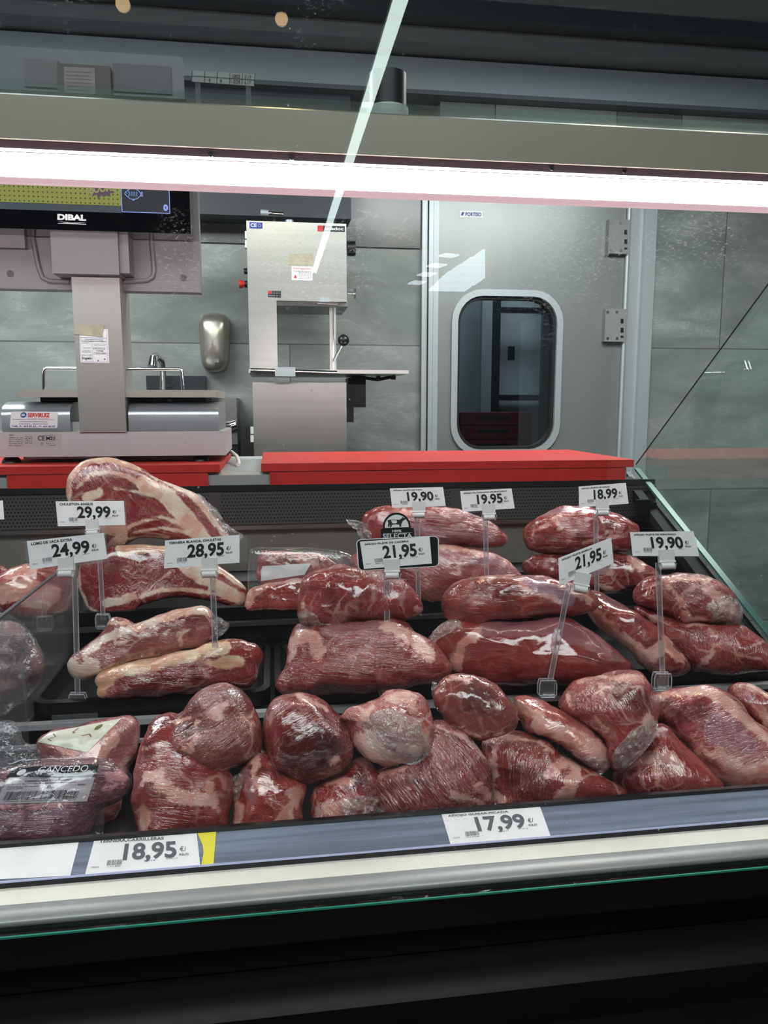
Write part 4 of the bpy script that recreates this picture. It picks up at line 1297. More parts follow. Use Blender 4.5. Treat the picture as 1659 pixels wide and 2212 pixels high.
def wrap_tuft(parent, crop, pts, loc2, lift, th=0.006, name='film_gather', seed=1, m=None, rough=0.010):
    """bunched end of the cling film: a crumpled sheet with two faces lying on the piece"""
    me0 = parent.data
    bvh = BVHTree.FromPolygons([v.co for v in me0.vertices], [tuple(p.vertices) for p in me0.polygons])
    ol = [loc2(*p) for p in smooth_closed(cv(crop, pts), 40)]
    c = Vector((sum(p.x for p in ol) / 40, sum(p.y for p in ol) / 40))
    bm = bmesh.new()
    rows = []
    rnd = random.Random(seed)
    R = 12

    def zat(x, y):
        h = bvh.ray_cast(Vector((x, y, 1)), Vector((0, 0, -1)))[0]
        return h.z if h is not None else None
    zc_ = zat(c.x, c.y) or 0.0
    for i in range(R + 1):
        k = i / R
        row = []
        for p in ol:
            q_ = c.lerp(p, k) if i else c
            z = zat(q_.x, q_.y)
            if z is None: z = zc_ * 0.25
            nn = noise.noise(Vector((q_.x * 120 + seed, q_.y * 120, 3.3))) + 0.7 * noise.noise(Vector((q_.x * 300, q_.y * 300 + seed, 1.3)))
            row.append(bm.verts.new((q_.x + nn * .002 * k, q_.y + nn * .002 * k, z + lift + abs(nn) * rough)))
            if i == 0: break
        rows.append(row)
    for a, b in zip(rows, rows[1:]):
        for k in range(40):
            if len(a) == 1: bm.faces.new((a[0], b[k], b[(k + 1) % 40]))
            else: bm.faces.new((a[k], b[k], b[(k + 1) % 40], a[(k + 1) % 40]))
    me = bpy.data.meshes.new(name)
    bm.to_mesh(me)
    bm.free()
    for p in me.polygons: p.use_smooth = True
    me.materials.append(m or M['film'])
    o = bpy.data.objects.new(name, me)
    COL.objects.link(o)
    o.parent = parent
    WM[o.name] = WM[parent.name]
    return o


def drape(parent, loc2, f_pts, name, m, eps=0.0008, cuts=14, label=None):
    """sheet given by four photograph corners laid on the front of a piece; returns (object, uv map)"""
    me0 = parent.data
    bvh = BVHTree.FromPolygons([v.co for v in me0.vertices], [tuple(p.vertices) for p in me0.polygons])
    tl, tr, br, bl = [loc2(*p) for p in f_pts]

    def f(u, v, e=eps):
        q_ = bl * (1 - u) * (1 - v) + br * u * (1 - v) + tr * u * v + tl * (1 - u) * v
        h = bvh.ray_cast(Vector((q_.x, q_.y, 1)), Vector((0, 0, -1)))[0]
        return Vector((q_.x, q_.y, (h.z if h is not None else 0.0) + e))
    vs = [f(i / cuts, j / cuts) for j in range(cuts + 1) for i in range(cuts + 1)]
    fs = [(j * (cuts + 1) + i, j * (cuts + 1) + i + 1, (j + 1) * (cuts + 1) + i + 1, (j + 1) * (cuts + 1) + i) for j in range(cuts) for i in range(cuts)]
    me = bpy.data.meshes.new(name)
    me.from_pydata(vs, [], fs)
    for p in me.polygons: p.use_smooth = True
    me.materials.append(m)
    o = bpy.data.objects.new(name, me)
    COL.objects.link(o)
    o.parent = parent
    WM[o.name] = WM[parent.name]
    if label: o['label'] = label
    W = WM[parent.name]
    g = lambda u, v: W @ f(u, v, eps * 2)
    g.n = Vector((0, 0, 0))
    return o, g


RED = dict(base=(150, 48, 52), dark=(96, 22, 28), light=(182, 88, 90))
DEEP = dict(base=(122, 28, 34), dark=(70, 12, 18), light=(160, 62, 66))
PINK = dict(base=(166, 74, 76), dark=(128, 42, 46), light=(200, 124, 122))
STEAK = dict(base=(134, 32, 38), dark=(98, 20, 26), light=(160, 62, 64))
FATC = (222, 196, 176)

CR['G'] = (130, 970, .2592)
RED = dict(base=(150, 48, 52), darkc=(98, 22, 28), light=(184, 90, 92))
DEEP = dict(base=(124, 28, 34), darkc=(68, 12, 18), light=(164, 64, 68))
PINK = dict(base=(172, 80, 82), darkc=(132, 46, 50), light=(204, 132, 130))
STK = dict(base=(136, 34, 40), darkc=(98, 20, 26), light=(166, 70, 70))
FATC = (220, 196, 172)


def mk(pal, **k):
    d = dict(pal)
    d.update(k)
    return d


TIER3, TIER2, TIER1 = z3 + 0.004, z2 + 0.010, z_deck + 0.006

# ----- rear deck, left to right
ch2, l2, _, D2 = meat('rib_steak', 'A', [(470, 760), (485, 690), (540, 645), (640, 620), (760, 600), (900, 600), (1040, 610), (1180, 650), (1300, 720), (1400, 790), (1465, 850), (1472, 900), (1440, 962), (1370, 960), (1250, 935), (1100, 912), (980, 920), (880, 950), (800, 985), (770, 1025), (650, 1027), (560, 1010), (505, 960), (475, 870)],
    'thick marbled rib steak in film lying below the upright steak', 'steak', on=TIER3, back=.02, T=.17, e=3.4, seed=11, lump=.02,
    fat=[([(720, 622), (800, 612), (900, 612), (990, 622)], 24), ([(720, 655), (860, 640), (940, 620)], 14), ([(1060, 690), (1140, 760), (1240, 810), (1330, 870), (1430, 925)], 36), ([(1120, 640), (1180, 700), (1200, 790)], 46),
         ([(1200, 690), (1320, 760), (1460, 850)], 14), ([(850, 905), (950, 870), (1100, 866), (1250, 885), (1420, 945)], 10), ([(470, 720), (478, 860), (520, 965), (600, 1010)], 9), ([(640, 945), (720, 935), (800, 905)], 22), ([(900, 860), (1010, 770)], 4)],
    red=[([(1310, 790), (1440, 880)], 14)], **mk(STK, rag=2.0, fatc=(226, 208, 188), web=.25, marble=.3, wrap=.3, crumple=.5, ang=.5, fang=-.9))
ch1, l1, _, D1 = meat('rib_steak', 'G', [(62, 330), (75, 240), (130, 160), (190, 110), (290, 80), (420, 75), (560, 120), (700, 180), (830, 250), (980, 310), (1120, 370), (1220, 450), (1310, 570), (1390, 690), (1440, 800), (1330, 830), (1150, 800), (1000, 760), (870, 745), (740, 740), (640, 740), (560, 780), (500, 830), (400, 835), (330, 760), (230, 700), (120, 600), (70, 450)],
    'large rib steak with cream fat rim leaning upright in front of the scale', 'steak', D=D2 + .03, T=.17, e=3.4, seed=12, lump=.02,
    fat=[([(66, 420), (80, 260), (150, 150), (260, 95), (400, 88), (520, 115), (640, 160)], 26), ([(150, 320), (270, 215), (400, 195), (560, 230), (650, 290), (760, 330)], 16), ([(700, 290), (800, 340), (900, 400), (980, 500), (1060, 590), (1150, 700), (1200, 790)], 66), ([(960, 450), (1100, 640)], 50),
         ([(800, 235), (960, 310), (1110, 400), (1200, 500), (1290, 620), (1380, 740)], 24), ([(240, 400), (330, 370)], 34), ([(450, 330), (640, 360), (760, 400)], 9), ([(560, 655), (680, 600), (860, 565), (1000, 620)], 12), ([(620, 690), (840, 655), (1000, 680), (1120, 720)], 11),
         ([(380, 660), (500, 660), (520, 740), (440, 810)], 46), ([(560, 745), (700, 725), (900, 735)], 10)],
    **mk(STK, rag=2.0, fatc=(226, 208, 188), web=.25, marble=.3, wrap=.5, crumple=.25, ang=.6, fang=1.1))
wrap_tuft(ch1, 'G', [(1120, 370), (1230, 430), (1330, 540), (1430, 680), (1530, 720), (1440, 800), (1380, 740), (1290, 620), (1200, 490)], l1, .002, seed=3)
lamb1, ll1, _, _ = meat('wrapped_pale_joint', 'A', [(-90, 850), (-60, 790), (40, 755), (120, 725), (240, 712), (340, 735), (415, 800), (440, 900), (400, 1000), (300, 1048), (150, 1052), (40, 1035), (0, 1000), (-70, 930)],
    'pale pink wrapped joint behind the clear divider, left of the rib steaks', 'meat joint', on=TIER3, seed=13, T=.4, lump=.05,
    fat=[([(20, 900), (150, 850), (300, 900)], 55), ([(60, 780), (200, 740)], 30)], dark=[([(300, 800), (400, 900)], 60)], **mk(PINK, web=.5, marble=.6, wrap=.5, crumple=.5, fibre=.3))
lamb0, ll0, _, _ = meat('wrapped_pale_joint', 'A', [(-160, 780), (-60, 735), (20, 730), (60, 760), (20, 830), (-60, 880), (-160, 880)],
    'reddish wrapped joint cut by the left edge of the photo, on the rear deck', 'meat joint', D=D2 + .05, seed=14, T=.42, **mk(RED, web=.6, marble=.5, wrap=.5, crumple=.5))
# blister pack with cut slices
pk2, lp2, _, Dp = meat('sirloin_slice', 'B', [(95, 640), (100, 560), (115, 500), (140, 472), (220, 475), (330, 478), (480, 492), (570, 545), (620, 590), (560, 640), (430, 670), (300, 690), (150, 700)],
    'sirloin slice with white label, upper of two in the clear pack', 'meat slice', D=D2 + .02, T=.2, e=3.2, seed=15,
    fat=[([(140, 480), (300, 485), (480, 500)], 12), ([(330, 490), (350, 520), (450, 545)], 14)], **mk(RED, web=.2, marble=.1, wrap=.1, crumple=.3))
pk1, lp1, _, _ = meat('sirloin_slice', 'B', [(22, 805), (28, 760), (42, 720), (75, 690), (150, 665), (260, 648), (370, 640), (430, 680), (420, 800), (340, 822), (180, 826), (60, 828)],
    'sirloin slice with fat edge, lower of two in the clear pack', 'meat slice', on=TIER3, back=-.01, T=.28, e=3.0, seed=16,
    fat=[([(45, 735), (90, 690), (200, 660), (380, 630)], 18), ([(40, 800), (60, 740), (100, 710)], 26)], **mk(RED, web=.2, marble=.1, wrap=.1, crumple=.3))
bs = [tuple(cv('B', [q_])[0]) for q_ in ((130, 562), (420, 545), (380, 612), (122, 650))]
drape(pk2, lp2, bs, 'paper_label', M['paper'])
bt_, bt_loc, _, _ = meat('clear_pack', 'B', [(45, 690), (48, 500), (70, 455), (200, 448), (450, 452), (640, 480), (690, 560), (680, 660), (500, 740), (200, 780), (70, 770)],
    'clear plastic pack with ribbed rim around the sirloin slices', 'plastic pack', D=D2 + .02, T=.26, e=4, seed=17, mk=M['blister'], lump=.01)

b3, l3, _, D3 = meat('wrapped_beef_joint', 'B', [(640, 520), (760, 450), (900, 435), (1050, 432), (1200, 435), (1400, 450), (1550, 500), (1659, 580), (1690, 640), (1640, 690), (1500, 720), (1300, 765), (1150, 788), (1000, 740), (860, 700), (720, 620)],
    'pink crinkly wrapped beef joint behind the price tag with the cow badge', 'beef joint', on=TIER3, back=.0, T=.42, seed=21,
    fat=[([(900, 450), (1200, 445), (1450, 490)], 14)], skin=[([(1200, 470), (1450, 520), (1600, 610)], 46)], **mk(PINK, web=.3, marble=.5, wrap=1.0, crumple=.6, ang=.1, fang=.5, fibre=.4))
b2_, l_, _, _ = meat('wrapped_beef_joint', 'B', [(722, 320), (732, 262), (770, 228), (830, 207), (900, 203), (1000, 210), (1150, 205), (1300, 222), (1400, 258), (1500, 305), (1560, 345), (1592, 385), (1585, 420), (1540, 446), (1450, 448), (1250, 442), (1100, 425), (900, 408), (790, 420), (735, 380)],
    'smooth red wrapped beef joint at the back, on top of the pink crinkly one', 'beef joint', D=D3 + .02, T=.45, seed=22,
    fat=[([(960, 250), (1040, 240)], 16)], skin=[([(1000, 330), (1500, 400)], 30)], **mk(RED, web=.35, marble=.15, wrap=.5, crumple=.2, ang=.1))
wrap_tuft(b2_, 'B', [(625, 285), (700, 290), (760, 320), (790, 400), (740, 410), (690, 350)], l_, .001, seed=5)
c2_, l4, _, D4 = meat('wrapped_beef_joint', 'C', [(190, 600), (250, 555), (400, 545), (700, 540), (850, 560), (950, 610), (1015, 680), (965, 725), (850, 755), (700, 788), (500, 765), (300, 700), (200, 650)],
    'dark wrapped beef joint at the rear right, under the tilted price tag', 'beef joint', on=TIER3, T=.42, seed=23,
    fat=[([(830, 560), (890, 620)], 22), ([(700, 660), (840, 640)], 7), ([(660, 740), (760, 770)], 12)], **mk(mk(RED, base=(140, 42, 46)), web=.4, marble=.15, wrap=.4, crumple=.3))
c1_, l5, _, _ = meat('wrapped_beef_joint', 'C', [(195, 440), (215, 380), (300, 305), (400, 268), (520, 262), (640, 275), (760, 300), (850, 345), (885, 400), (860, 490), (800, 532), (650, 528), (500, 548), (350, 552), (240, 525), (205, 490)],
    'red wrapped beef joint at the rear right, topmost of its pile', 'beef joint', D=D4 + .01, T=.45, seed=24,
    fat=[([(390, 340), (420, 390)], 22), ([(560, 480), (640, 450), (800, 440)], 6), ([(230, 500), (260, 410), (380, 360)], 5)], skin=[([(280, 320), (400, 285), (520, 275)], 16)], **mk(RED, web=.35, marble=.12, wrap=.4, crumple=.25))

# ----- middle deck: trays, then the meat in them
def tray(x0, x1, yf, yb, zf, label):
    """shallow rounded tray with a rolled rim"""
    r = .025
    t = None
    o_, i_, b_ = rrect(x0, yf, x1, yb, r), rrect(x0 + .008, yf + .008, x1 - .008, yb - .008, r * .8), rrect(x0 + .018, yf + .018, x1 - .018, yb - .018, r * .6)
    bm = bmesh.new()
    lv = [(o_, zf), (o_, zf + .020), (i_, zf + .0215), (i_, zf + .0185), (b_, zf + .004)]
    rows = [[bm.verts.new((x, y, z)) for x, y in pts] for pts, z in lv]
    n = len(o_)
    for a, b in zip(rows, rows[1:]):
        for k in range(n): bm.faces.new((a[k], a[(k + 1) % n], b[(k + 1) % n], b[k]))
    bm.faces.new(rows[-1]); bm.faces.new(rows[0][::-1])
    mb = MB(); mb.bm.free(); mb.bm = bm
    o = mb.build('meat_tray', M['tray'], None, smooth=True)
    return tag(o, label, 'tray', 'black trays on the decks')


tz = z2 - .004 + .0005
lx = P(72, 1500, Z=z2 + .02).x
rx = P(583, 1480, Z=z2 + .02).x
tray(lx, rx, .938, 1.148, tz, 'black tray holding the veal cuts with the cream fat')
wd_t = rx - lx
for i, lb in enumerate(('black tray under the two shiny stacked beef joints, right of the veal tray', 'black tray under the long smooth stacked joints', 'black tray at the right end of the middle deck, under the marbled lower joint')):
    x0 = rx + .006 + i * (.235)
    tray(x0, min(x0 + .229, Xr - .04), .938, 1.148, tz, lb)
tray(lx - .006 - .24, lx - .02, .938, 1.148, tz, 'black tray left of the clear divider')
tz3 = z3 - .004 + .0005
for i, (a, b, lb) in enumerate(((lx - .02, lx + .36, 'black rear tray under the rib steaks'), (lx + .366, lx + .60, 'black rear tray under the clear pack'), (lx + .606, lx + .90, 'black rear tray under the pink crinkly joint'), (lx + .906, Xr - .04, 'black rear tray at the right end'))):
    tray(a, b, 1.165, 1.43, tz3, lb)

v2, lv2, _, DV = meat('veal_loin', 'A', [(565, 1415), (600, 1370), (700, 1325), (850, 1290), (1000, 1262), (1150, 1225), (1250, 1175), (1380, 1158), (1480, 1178), (1555, 1210), (1576, 1265), (1540, 1330), (1530, 1395), (1480, 1443), (1400, 1455), (1300, 1462), (1150, 1485), (1000, 1495), (800, 1505), (620, 1515), (585, 1490), (590, 1450)],
    'veal loin with thick cream fat cap, lower of the two on the left tray', 'veal cut', on=TIER2, T=.5, seed=31, e=2.6,
    fat=[([(570, 1400), (700, 1350), (900, 1310), (1100, 1270), (1250, 1230), (1330, 1220)], 44), ([(590, 1500), (600, 1440), (680, 1390)], 34), ([(1330, 1290), (1420, 1300)], 30), ([(1200, 1290), (1360, 1330)], 16)], dark=[([(750, 1450), (1200, 1400)], 30)], red=[([(1480, 1230), (1540, 1270)], 50)],
    **mk(STK, rag=2.5, fatc=(226, 200, 168), web=.3, marble=.2, wrap=.4, crumple=.35, ang=.1))
v1, lv1, _, _ = meat('veal_rib_cut', 'A', [(408, 1335), (415, 1300), (470, 1245), (540, 1190), (610, 1120), (660, 1050), (700, 1040), (770, 1055), (800, 1078), (920, 1035), (1080, 985), (1180, 968), (1240, 990), (1285, 1050), (1300, 1090), (1290, 1150), (1220, 1195), (1080, 1240), (900, 1275), (740, 1312), (640, 1340), (570, 1380), (490, 1412), (440, 1395)],
    'pale veal rib cut with whitish bone end, upper of the two on the left tray', 'veal cut', D=DV + .02, T=.42, seed=32, e=2.7,
    fat=[([(430, 1330), (480, 1390), (540, 1330)], 60), ([(520, 1240), (640, 1150), (800, 1090), (1000, 1025), (1150, 985), (1240, 1010)], 26), ([(660, 1060), (760, 1070)], 22), ([(590, 1350), (760, 1300), (950, 1250)], 12), ([(1270, 1060), (1270, 1150)], 14), ([(1080, 1190), (1060, 1130), (1120, 1110)], 4), ([(650, 1200), (1000, 1120)], 3)],
    **mk(PINK, base=(150, 74, 76), darkc=(126, 52, 56), light=(176, 104, 102), fatc=(224, 204, 190), web=.5, marble=.15, wrap=.45, crumple=.3, ang=.25, fibre=.3))
wrap_tuft(v1, 'A', [(1270, 1030), (1310, 1030), (1368, 1088), (1310, 1150), (1280, 1160)], lv1, .0, seed=7)
sack, ls_, _, _ = meat('wrapped_pale_joint', 'A', [(-110, 1120), (-40, 1080), (60, 1062), (140, 1098), (190, 1160), (240, 1250), (272, 1330), (225, 1425), (120, 1500), (20, 1535), (-110, 1540)],
    'brownish wrapped joint in cloudy film left of the clear divider, middle deck', 'meat joint', on=TIER2, seed=33, T=.42,
    fat=[([(-40, 1450), (60, 1430)], 30), ([(60, 1080), (120, 1130)], 30)], **mk(RED, base=(116, 66, 66), darkc=(80, 36, 40), light=(150, 110, 104), web=.5, marble=.3, wrap=.5, crumple=.5))
wrap_tuft(sack, 'A', [(-60, 1050), (80, 1040), (180, 1120), (260, 1280), (240, 1420), (100, 1560), (-60, 1590)], ls_, .004, seed=8, m=M['bag_film'], name='film_bag')

b5, l_, _, DB5 = meat('wrapped_beef_joint', 'B', [(215, 1285), (230, 1220), (275, 1150), (285, 1050), (300, 960), (350, 900), (450, 915), (620, 905), (800, 892), (950, 892), (1050, 945), (1150, 1020), (1230, 1110), (1256, 1185), (1215, 1245), (1050, 1285), (900, 1305), (700, 1320), (500, 1332), (310, 1340), (235, 1315)],
    'big shiny beef joint with pink top, lower one behind the cow badge tag stem', 'beef joint', on=TIER2, T=.5, seed=41, e=2.3,
    fat=[([(300, 1030), (380, 980), (460, 1000), (470, 1080)], 40), ([(870, 930), (960, 960), (1050, 1030), (1100, 1090)], 38), ([(290, 1130), (330, 1060)], 20)], skin=[([(520, 960), (800, 930), (900, 920)], 40)], **mk(RED, web=.35, marble=.15, wrap=.55, crumple=.35, ang=.1, fibre=.8))
b4, l_, _, _ = meat('wrapped_beef_joint', 'B', [(343, 740), (365, 665), (420, 600), (500, 568), (620, 562), (760, 588), (900, 618), (1000, 668), (1060, 740), (1092, 820), (1040, 865), (920, 890), (760, 888), (650, 905), (560, 938), (450, 930), (372, 885), (345, 815)],
    'glossy red beef joint with stretched film lines, on top of the big one', 'beef joint', D=DB5 + .02, T=.5, seed=42,
    fat=[([(1050, 820), (1085, 820)], 12), ([(380, 790), (400, 860)], 8)], **mk(RED, web=.45, marble=.12, wrap=.7, crumple=.25, ang=.05, fang=1.45, fibre=.4))
wrap_tuft(b4, 'B', [(350, 840), (440, 830), (480, 900), (640, 905), (600, 940), (480, 945), (380, 910)], l_, .001, seed=9)
c4_, l_, _, DC4 = meat('wrapped_beef_joint', 'P', [(930, 1385), (945, 1355), (985, 1340), (1060, 1338), (1180, 1335), (1240, 1345), (1300, 1383), (1350, 1418), (1366, 1440), (1335, 1466), (1200, 1478), (1090, 1482), (1000, 1470), (960, 1445), (938, 1415)],
    'long smooth red joint with grey sheen, lower one behind the tilted tag stem', 'beef joint', on=TIER2, T=.55, seed=43, e=2.3,
    fat=[([(985, 1440), (1000, 1400), (1035, 1370)], 10)], skin=[([(1060, 1358), (1180, 1352), (1250, 1375), (1300, 1400)], 20), ([(975, 1450), (1000, 1400)], 14)], **mk(RED, base=(146, 48, 50), web=.12, marble=.05, wrap=.3, crumple=.08, fibre=.15, fang=-.7))
wrap_tuft(c4_, 'B', [(1120, 1000), (1190, 920), (1260, 880), (1330, 920), (1200, 1000), (1150, 1040)], l_, .001, seed=10)
c3_, l_, _, _ = meat('wrapped_beef_joint', 'P', [(952, 1305), (960, 1282), (985, 1262), (1030, 1248), (1090, 1241), (1180, 1248), (1245, 1262), (1285, 1285), (1294, 1306), (1272, 1324), (1180, 1332), (1080, 1340), (1012, 1357), (984, 1347), (960, 1328)],
    'long tapering joint with lilac skin patch, on top of the smooth red one', 'beef joint', D=DC4 + .01, T=.55, seed=44,
    fat=[([(1120, 1252), (1130, 1272), (1210, 1300)], 4), ([(1040, 1250), (1110, 1246)], 5), ([(1230, 1275), (1275, 1295)], 7)], skin=[([(1145, 1262), (1190, 1275), (1220, 1290)], 17)], **mk(RED, base=(158, 54, 54), web=.15, marble=.05, wrap=.3, crumple=.15, fibre=.2, silver=(160, 130, 148)))
c7_, l_, _, DC7 = meat('wrapped_beef_joint', 'C', [(870, 870), (1000, 900), (1150, 955), (1450, 953), (1560, 1005), (1659, 1085), (1730, 1170), (1720, 1235), (1500, 1262), (1350, 1265), (1200, 1245), (1100, 1180), (1020, 1080), (930, 980)],
    'broad marbled joint with white seams at the right end of the middle deck', 'beef joint', on=TIER2, T=.5, seed=45,
    fat=[([(1230, 1240), (1330, 1120), (1340, 1040), (1300, 980)], 10), ([(1340, 1090), (1480, 1150), (1659, 1180)], 7), ([(1440, 1040), (1480, 1000)], 8), ([(900, 900), (1060, 960), (1280, 970)], 12), ([(1500, 1060), (1560, 1100), (1640, 1060)], 5)], dark=[([(1230, 1030)], 60)], **mk(RED, web=.7, marble=.25, wrap=.5, crumple=.3, fang=1.3))
c6_, l_, _, _ = meat('wrapped_beef_joint', 'C', [(857, 790), (870, 750), (910, 705), (990, 672), (1130, 660), (1280, 678), (1400, 728), (1470, 795), (1500, 880), (1490, 935), (1420, 962), (1280, 962), (1140, 952), (1040, 905), (940, 870), (870, 840)],
    'round white-veined joint below the rightmost price tag', 'beef joint', D=DC7 + .01, T=.5, seed=46,
    fat=[([(1170, 900), (1190, 950), (1260, 940)], 26), ([(1040, 700), (1120, 800), (1170, 870)], 10), ([(1300, 760), (1390, 830), (1440, 900)], 20), ([(940, 750), (1080, 700), (1300, 700)], 9)], **mk(DEEP, base=(142, 44, 52), light=(190, 100, 104), web=.9, marble=.85, wrap=.6, crumple=.5, fang=.3))
wrap_tuft(c6_, 'C', [(1290, 850), (1400, 790), (1480, 830), (1505, 930), (1420, 975), (1300, 960), (1330, 910)], l_, .001, seed=11)
c5_, l_, _, _ = meat('wrapped_beef_joint', 'C', [(560, 800), (590, 765), (660, 778), (760, 828), (850, 880), (950, 960), (1050, 1040), (1130, 1130), (1186, 1205), (1175, 1255), (1110, 1287), (1000, 1272), (900, 1215), (830, 1125), (720, 1045), (640, 965), (575, 885)],
    'joint with pale fat side lying slantwise between the middle and right piles', 'beef joint', D=DC7 - .01, T=.5, seed=47,
    fat=[([(610, 900), (720, 1000), (850, 1090), (920, 1170), (1000, 1120), (1060, 1060)], 34), ([(900, 1200), (1000, 1240)], 20), ([(1050, 1100), (1130, 1170)], 26)], **mk(RED, web=.3, marble=.35, wrap=.5, crumple=.4, ang=-.7, fang=.9))

# ----- front deck, lower layer
f5, l_, _, DF5 = meat('wrapped_beef_joint', 'F', [(1030, 200), (1100, 185), (1200, 178), (1290, 152), (1370, 165), (1450, 218), (1550, 308), (1680, 425), (1780, 520), (1790, 680), (1659, 730), (1500, 722), (1410, 680), (1300, 595), (1200, 492), (1110, 392), (1050, 330), (1030, 260)],
    'large pink and purple joint at the front right corner', 'beef joint', on=TIER1, T=.36, seed=51,
    fat=[([(1050, 220), (1300, 180), (1420, 240), (1600, 400), (1700, 480)], 26), ([(1120, 400), (1260, 520), (1380, 640), (1500, 700)], 22), ([(1400, 520), (1500, 640), (1659, 600)], 38), ([(1260, 450), (1340, 520)], 10)], dark=[([(1180, 320), (1300, 280), (1320, 330)], 50)], skin=[([(1400, 400), (1500, 440)], 80)], **mk(PINK, base=(168, 64, 70), darkc=(90, 24, 40), web=.4, marble=.5, wrap=.7, crumple=.3, ang=-.7, fang=-.5, silver=(138, 78, 92)))
f6, l_, _, _ = meat('wrapped_beef_joint', 'F', [(1433, 190), (1465, 148), (1560, 146), (1659, 188), (1740, 225), (1760, 320), (1740, 420), (1659, 430), (1560, 320), (1480, 245)],
    'red joint at the right frame edge behind the large front corner joint', 'beef joint', D=DF5 + .05, T=.45, seed=52,
    fat=[([(1580, 260), (1659, 350)], 20), ([(1560, 150), (1660, 200)], 12)], skin=[([(1560, 230), (1659, 280)], 26)], **mk(RED, web=.25, marble=.15, wrap=.6, crumple=.2, fang=.9))
f4, l_, _, DF4 = meat('wrapped_beef_joint', 'F', [(812, 640), (870, 580), (950, 500), (1020, 400), (1080, 365), (1130, 392), (1200, 480), (1300, 570), (1380, 655), (1410, 720), (1300, 765), (1060, 785), (890, 785), (820, 720)],
    'joint with pale top patch low in front, between the round one and the corner one', 'beef joint', on=TIER1, T=.45, seed=53,
    fat=[([(900, 570), (1000, 550), (1120, 540), (1160, 590)], 34), ([(1050, 600), (1060, 680)], 14), ([(960, 480), (1060, 420)], 14)], **mk(RED, web=.3, marble=.25, wrap=.7, crumple=.2, fang=1.1))
f1, l_, _, DF1 = meat('wrapped_beef_joint', 'F', [(93, 510), (108, 450), (190, 413), (330, 413), (440, 448), (550, 528), (650, 590), (760, 648), (860, 698), (890, 735), (870, 775), (700, 800), (500, 825), (250, 845), (160, 840), (148, 720), (130, 610), (100, 565)],
    'wide joint with a torn cream fat flap at the front, above the 17,99 ticket', 'beef joint', on=TIER1, T=.5, seed=54,
    fat=[([(470, 640), (540, 570), (600, 560), (610, 640), (560, 720), (520, 780)], 26), ([(120, 440), (190, 470), (170, 600), (165, 760)], 18), ([(230, 430), (420, 470), (480, 520)], 12), ([(180, 740), (230, 770)], 24)], dark=[([(320, 650), (420, 720)], 80)], **mk(RED, base=(142, 46, 48), web=.4, marble=.15, wrap=.6, crumple=.2, fang=1.5))
e5, l_, _, DE5 = meat('wrapped_beef_joint', 'E', [(880, 690), (1000, 620), (1120, 560), (1180, 440), (1220, 372), (1290, 370), (1400, 428), (1480, 518), (1530, 640), (1548, 760), (1540, 880), (1400, 930), (1200, 960), (1010, 970), (930, 920), (890, 800)],
    'striated purple-red joint with swirling film lines, front centre', 'beef joint', on=TIER1, T=.42, seed=55,
    fat=[([(1330, 800), (1430, 810), (1530, 860)], 18), ([(1470, 740), (1530, 800)], 20), ([(1230, 400), (1400, 470), (1500, 570)], 12), ([(920, 680), (1050, 640), (1120, 620)], 16)], **mk(DEEP, base=(136, 48, 54), light=(182, 104, 108), web=.15, marble=.4, wrap=1.0, crumple=.1, ang=.85, fang=.85, fibre=1.0))
e3, l_, _, DE3 = meat('wrapped_beef_joint', 'E', [(505, 860), (520, 780), (590, 690), (700, 640), (800, 590), (870, 640), (925, 740), (910, 860), (860, 960), (700, 1000), (560, 990), (515, 930)],
    'small joint with crumpled white film knot low at the front centre', 'beef joint', on=TIER1, T=.45, seed=56,
    fat=[([(620, 720), (740, 720)], 14), ([(600, 880), (700, 860)], 34), ([(560, 860), (560, 930)], 14)], dark=[([(800, 700), (850, 760)], 50)], **mk(RED, base=(164, 44, 48), web=.5, marble=.3, wrap=.7, crumple=.6, fang=.7))
wrap_tuft(e3, 'E', [(690, 850), (760, 800), (900, 800), (960, 770), (1030, 740), (1030, 820), (1000, 910), (850, 945), (730, 930)], l_, .002, seed=12, rough=.016)
e2, l_, _, DE2 = meat('wrapped_beef_joint', 'E', [(62, 960), (80, 850), (70, 765), (100, 660), (150, 580), (220, 535), (300, 590), (400, 670), (492, 715), (484, 780), (470, 870), (450, 970), (300, 1020), (150, 1040), (65, 1035)],
    'joint with lilac skin and cream end low in front, left of the dark round one', 'beef joint', on=TIER1, T=.45, seed=57,
    fat=[([(200, 580), (180, 680), (240, 780)], 18), ([(400, 790), (440, 800), (380, 880), (330, 950)], 32), ([(100, 860), (90, 960)], 22)], skin=[([(140, 680), (160, 760), (180, 820)], 26)], **mk(RED, base=(166, 60, 60), web=.3, marble=.2, wrap=.6, crumple=.3, fang=.35))
wrap_tuft(e2, 'E', [(62, 690), (110, 680), (120, 740), (90, 830), (60, 800), (50, 740)], l_, .0, seed=13)
d4, l_, _, DD4 = meat('wrapped_beef_joint', 'D', [(784, 660), (800, 590), (830, 500), (870, 400), (930, 322), (1040, 285), (1150, 330), (1280, 470), (1380, 640), (1392, 760), (1370, 880), (1330, 990), (1200, 1040), (1000, 1060), (880, 1060), (835, 960), (815, 870), (788, 770)],
    'tall folded joint with cream fat seam at the front left', 'beef joint', on=TIER1, T=.36, seed=58,
    fat=[([(890, 660), (960, 640), (960, 700), (1060, 770), (1200, 790)], 28), ([(860, 870), (870, 960)], 28), ([(1240, 690), (1260, 790), (1300, 860)], 18), ([(850, 700), (880, 640)], 20), ([(860, 500), (1000, 460)], 3), ([(840, 560), (980, 540)], 3)], red=[([(1250, 700), (1290, 730)], 20)], **mk(RED, web=.35, marble=.2, wrap=.6, crumple=.2, ang=.2, fang=.25))

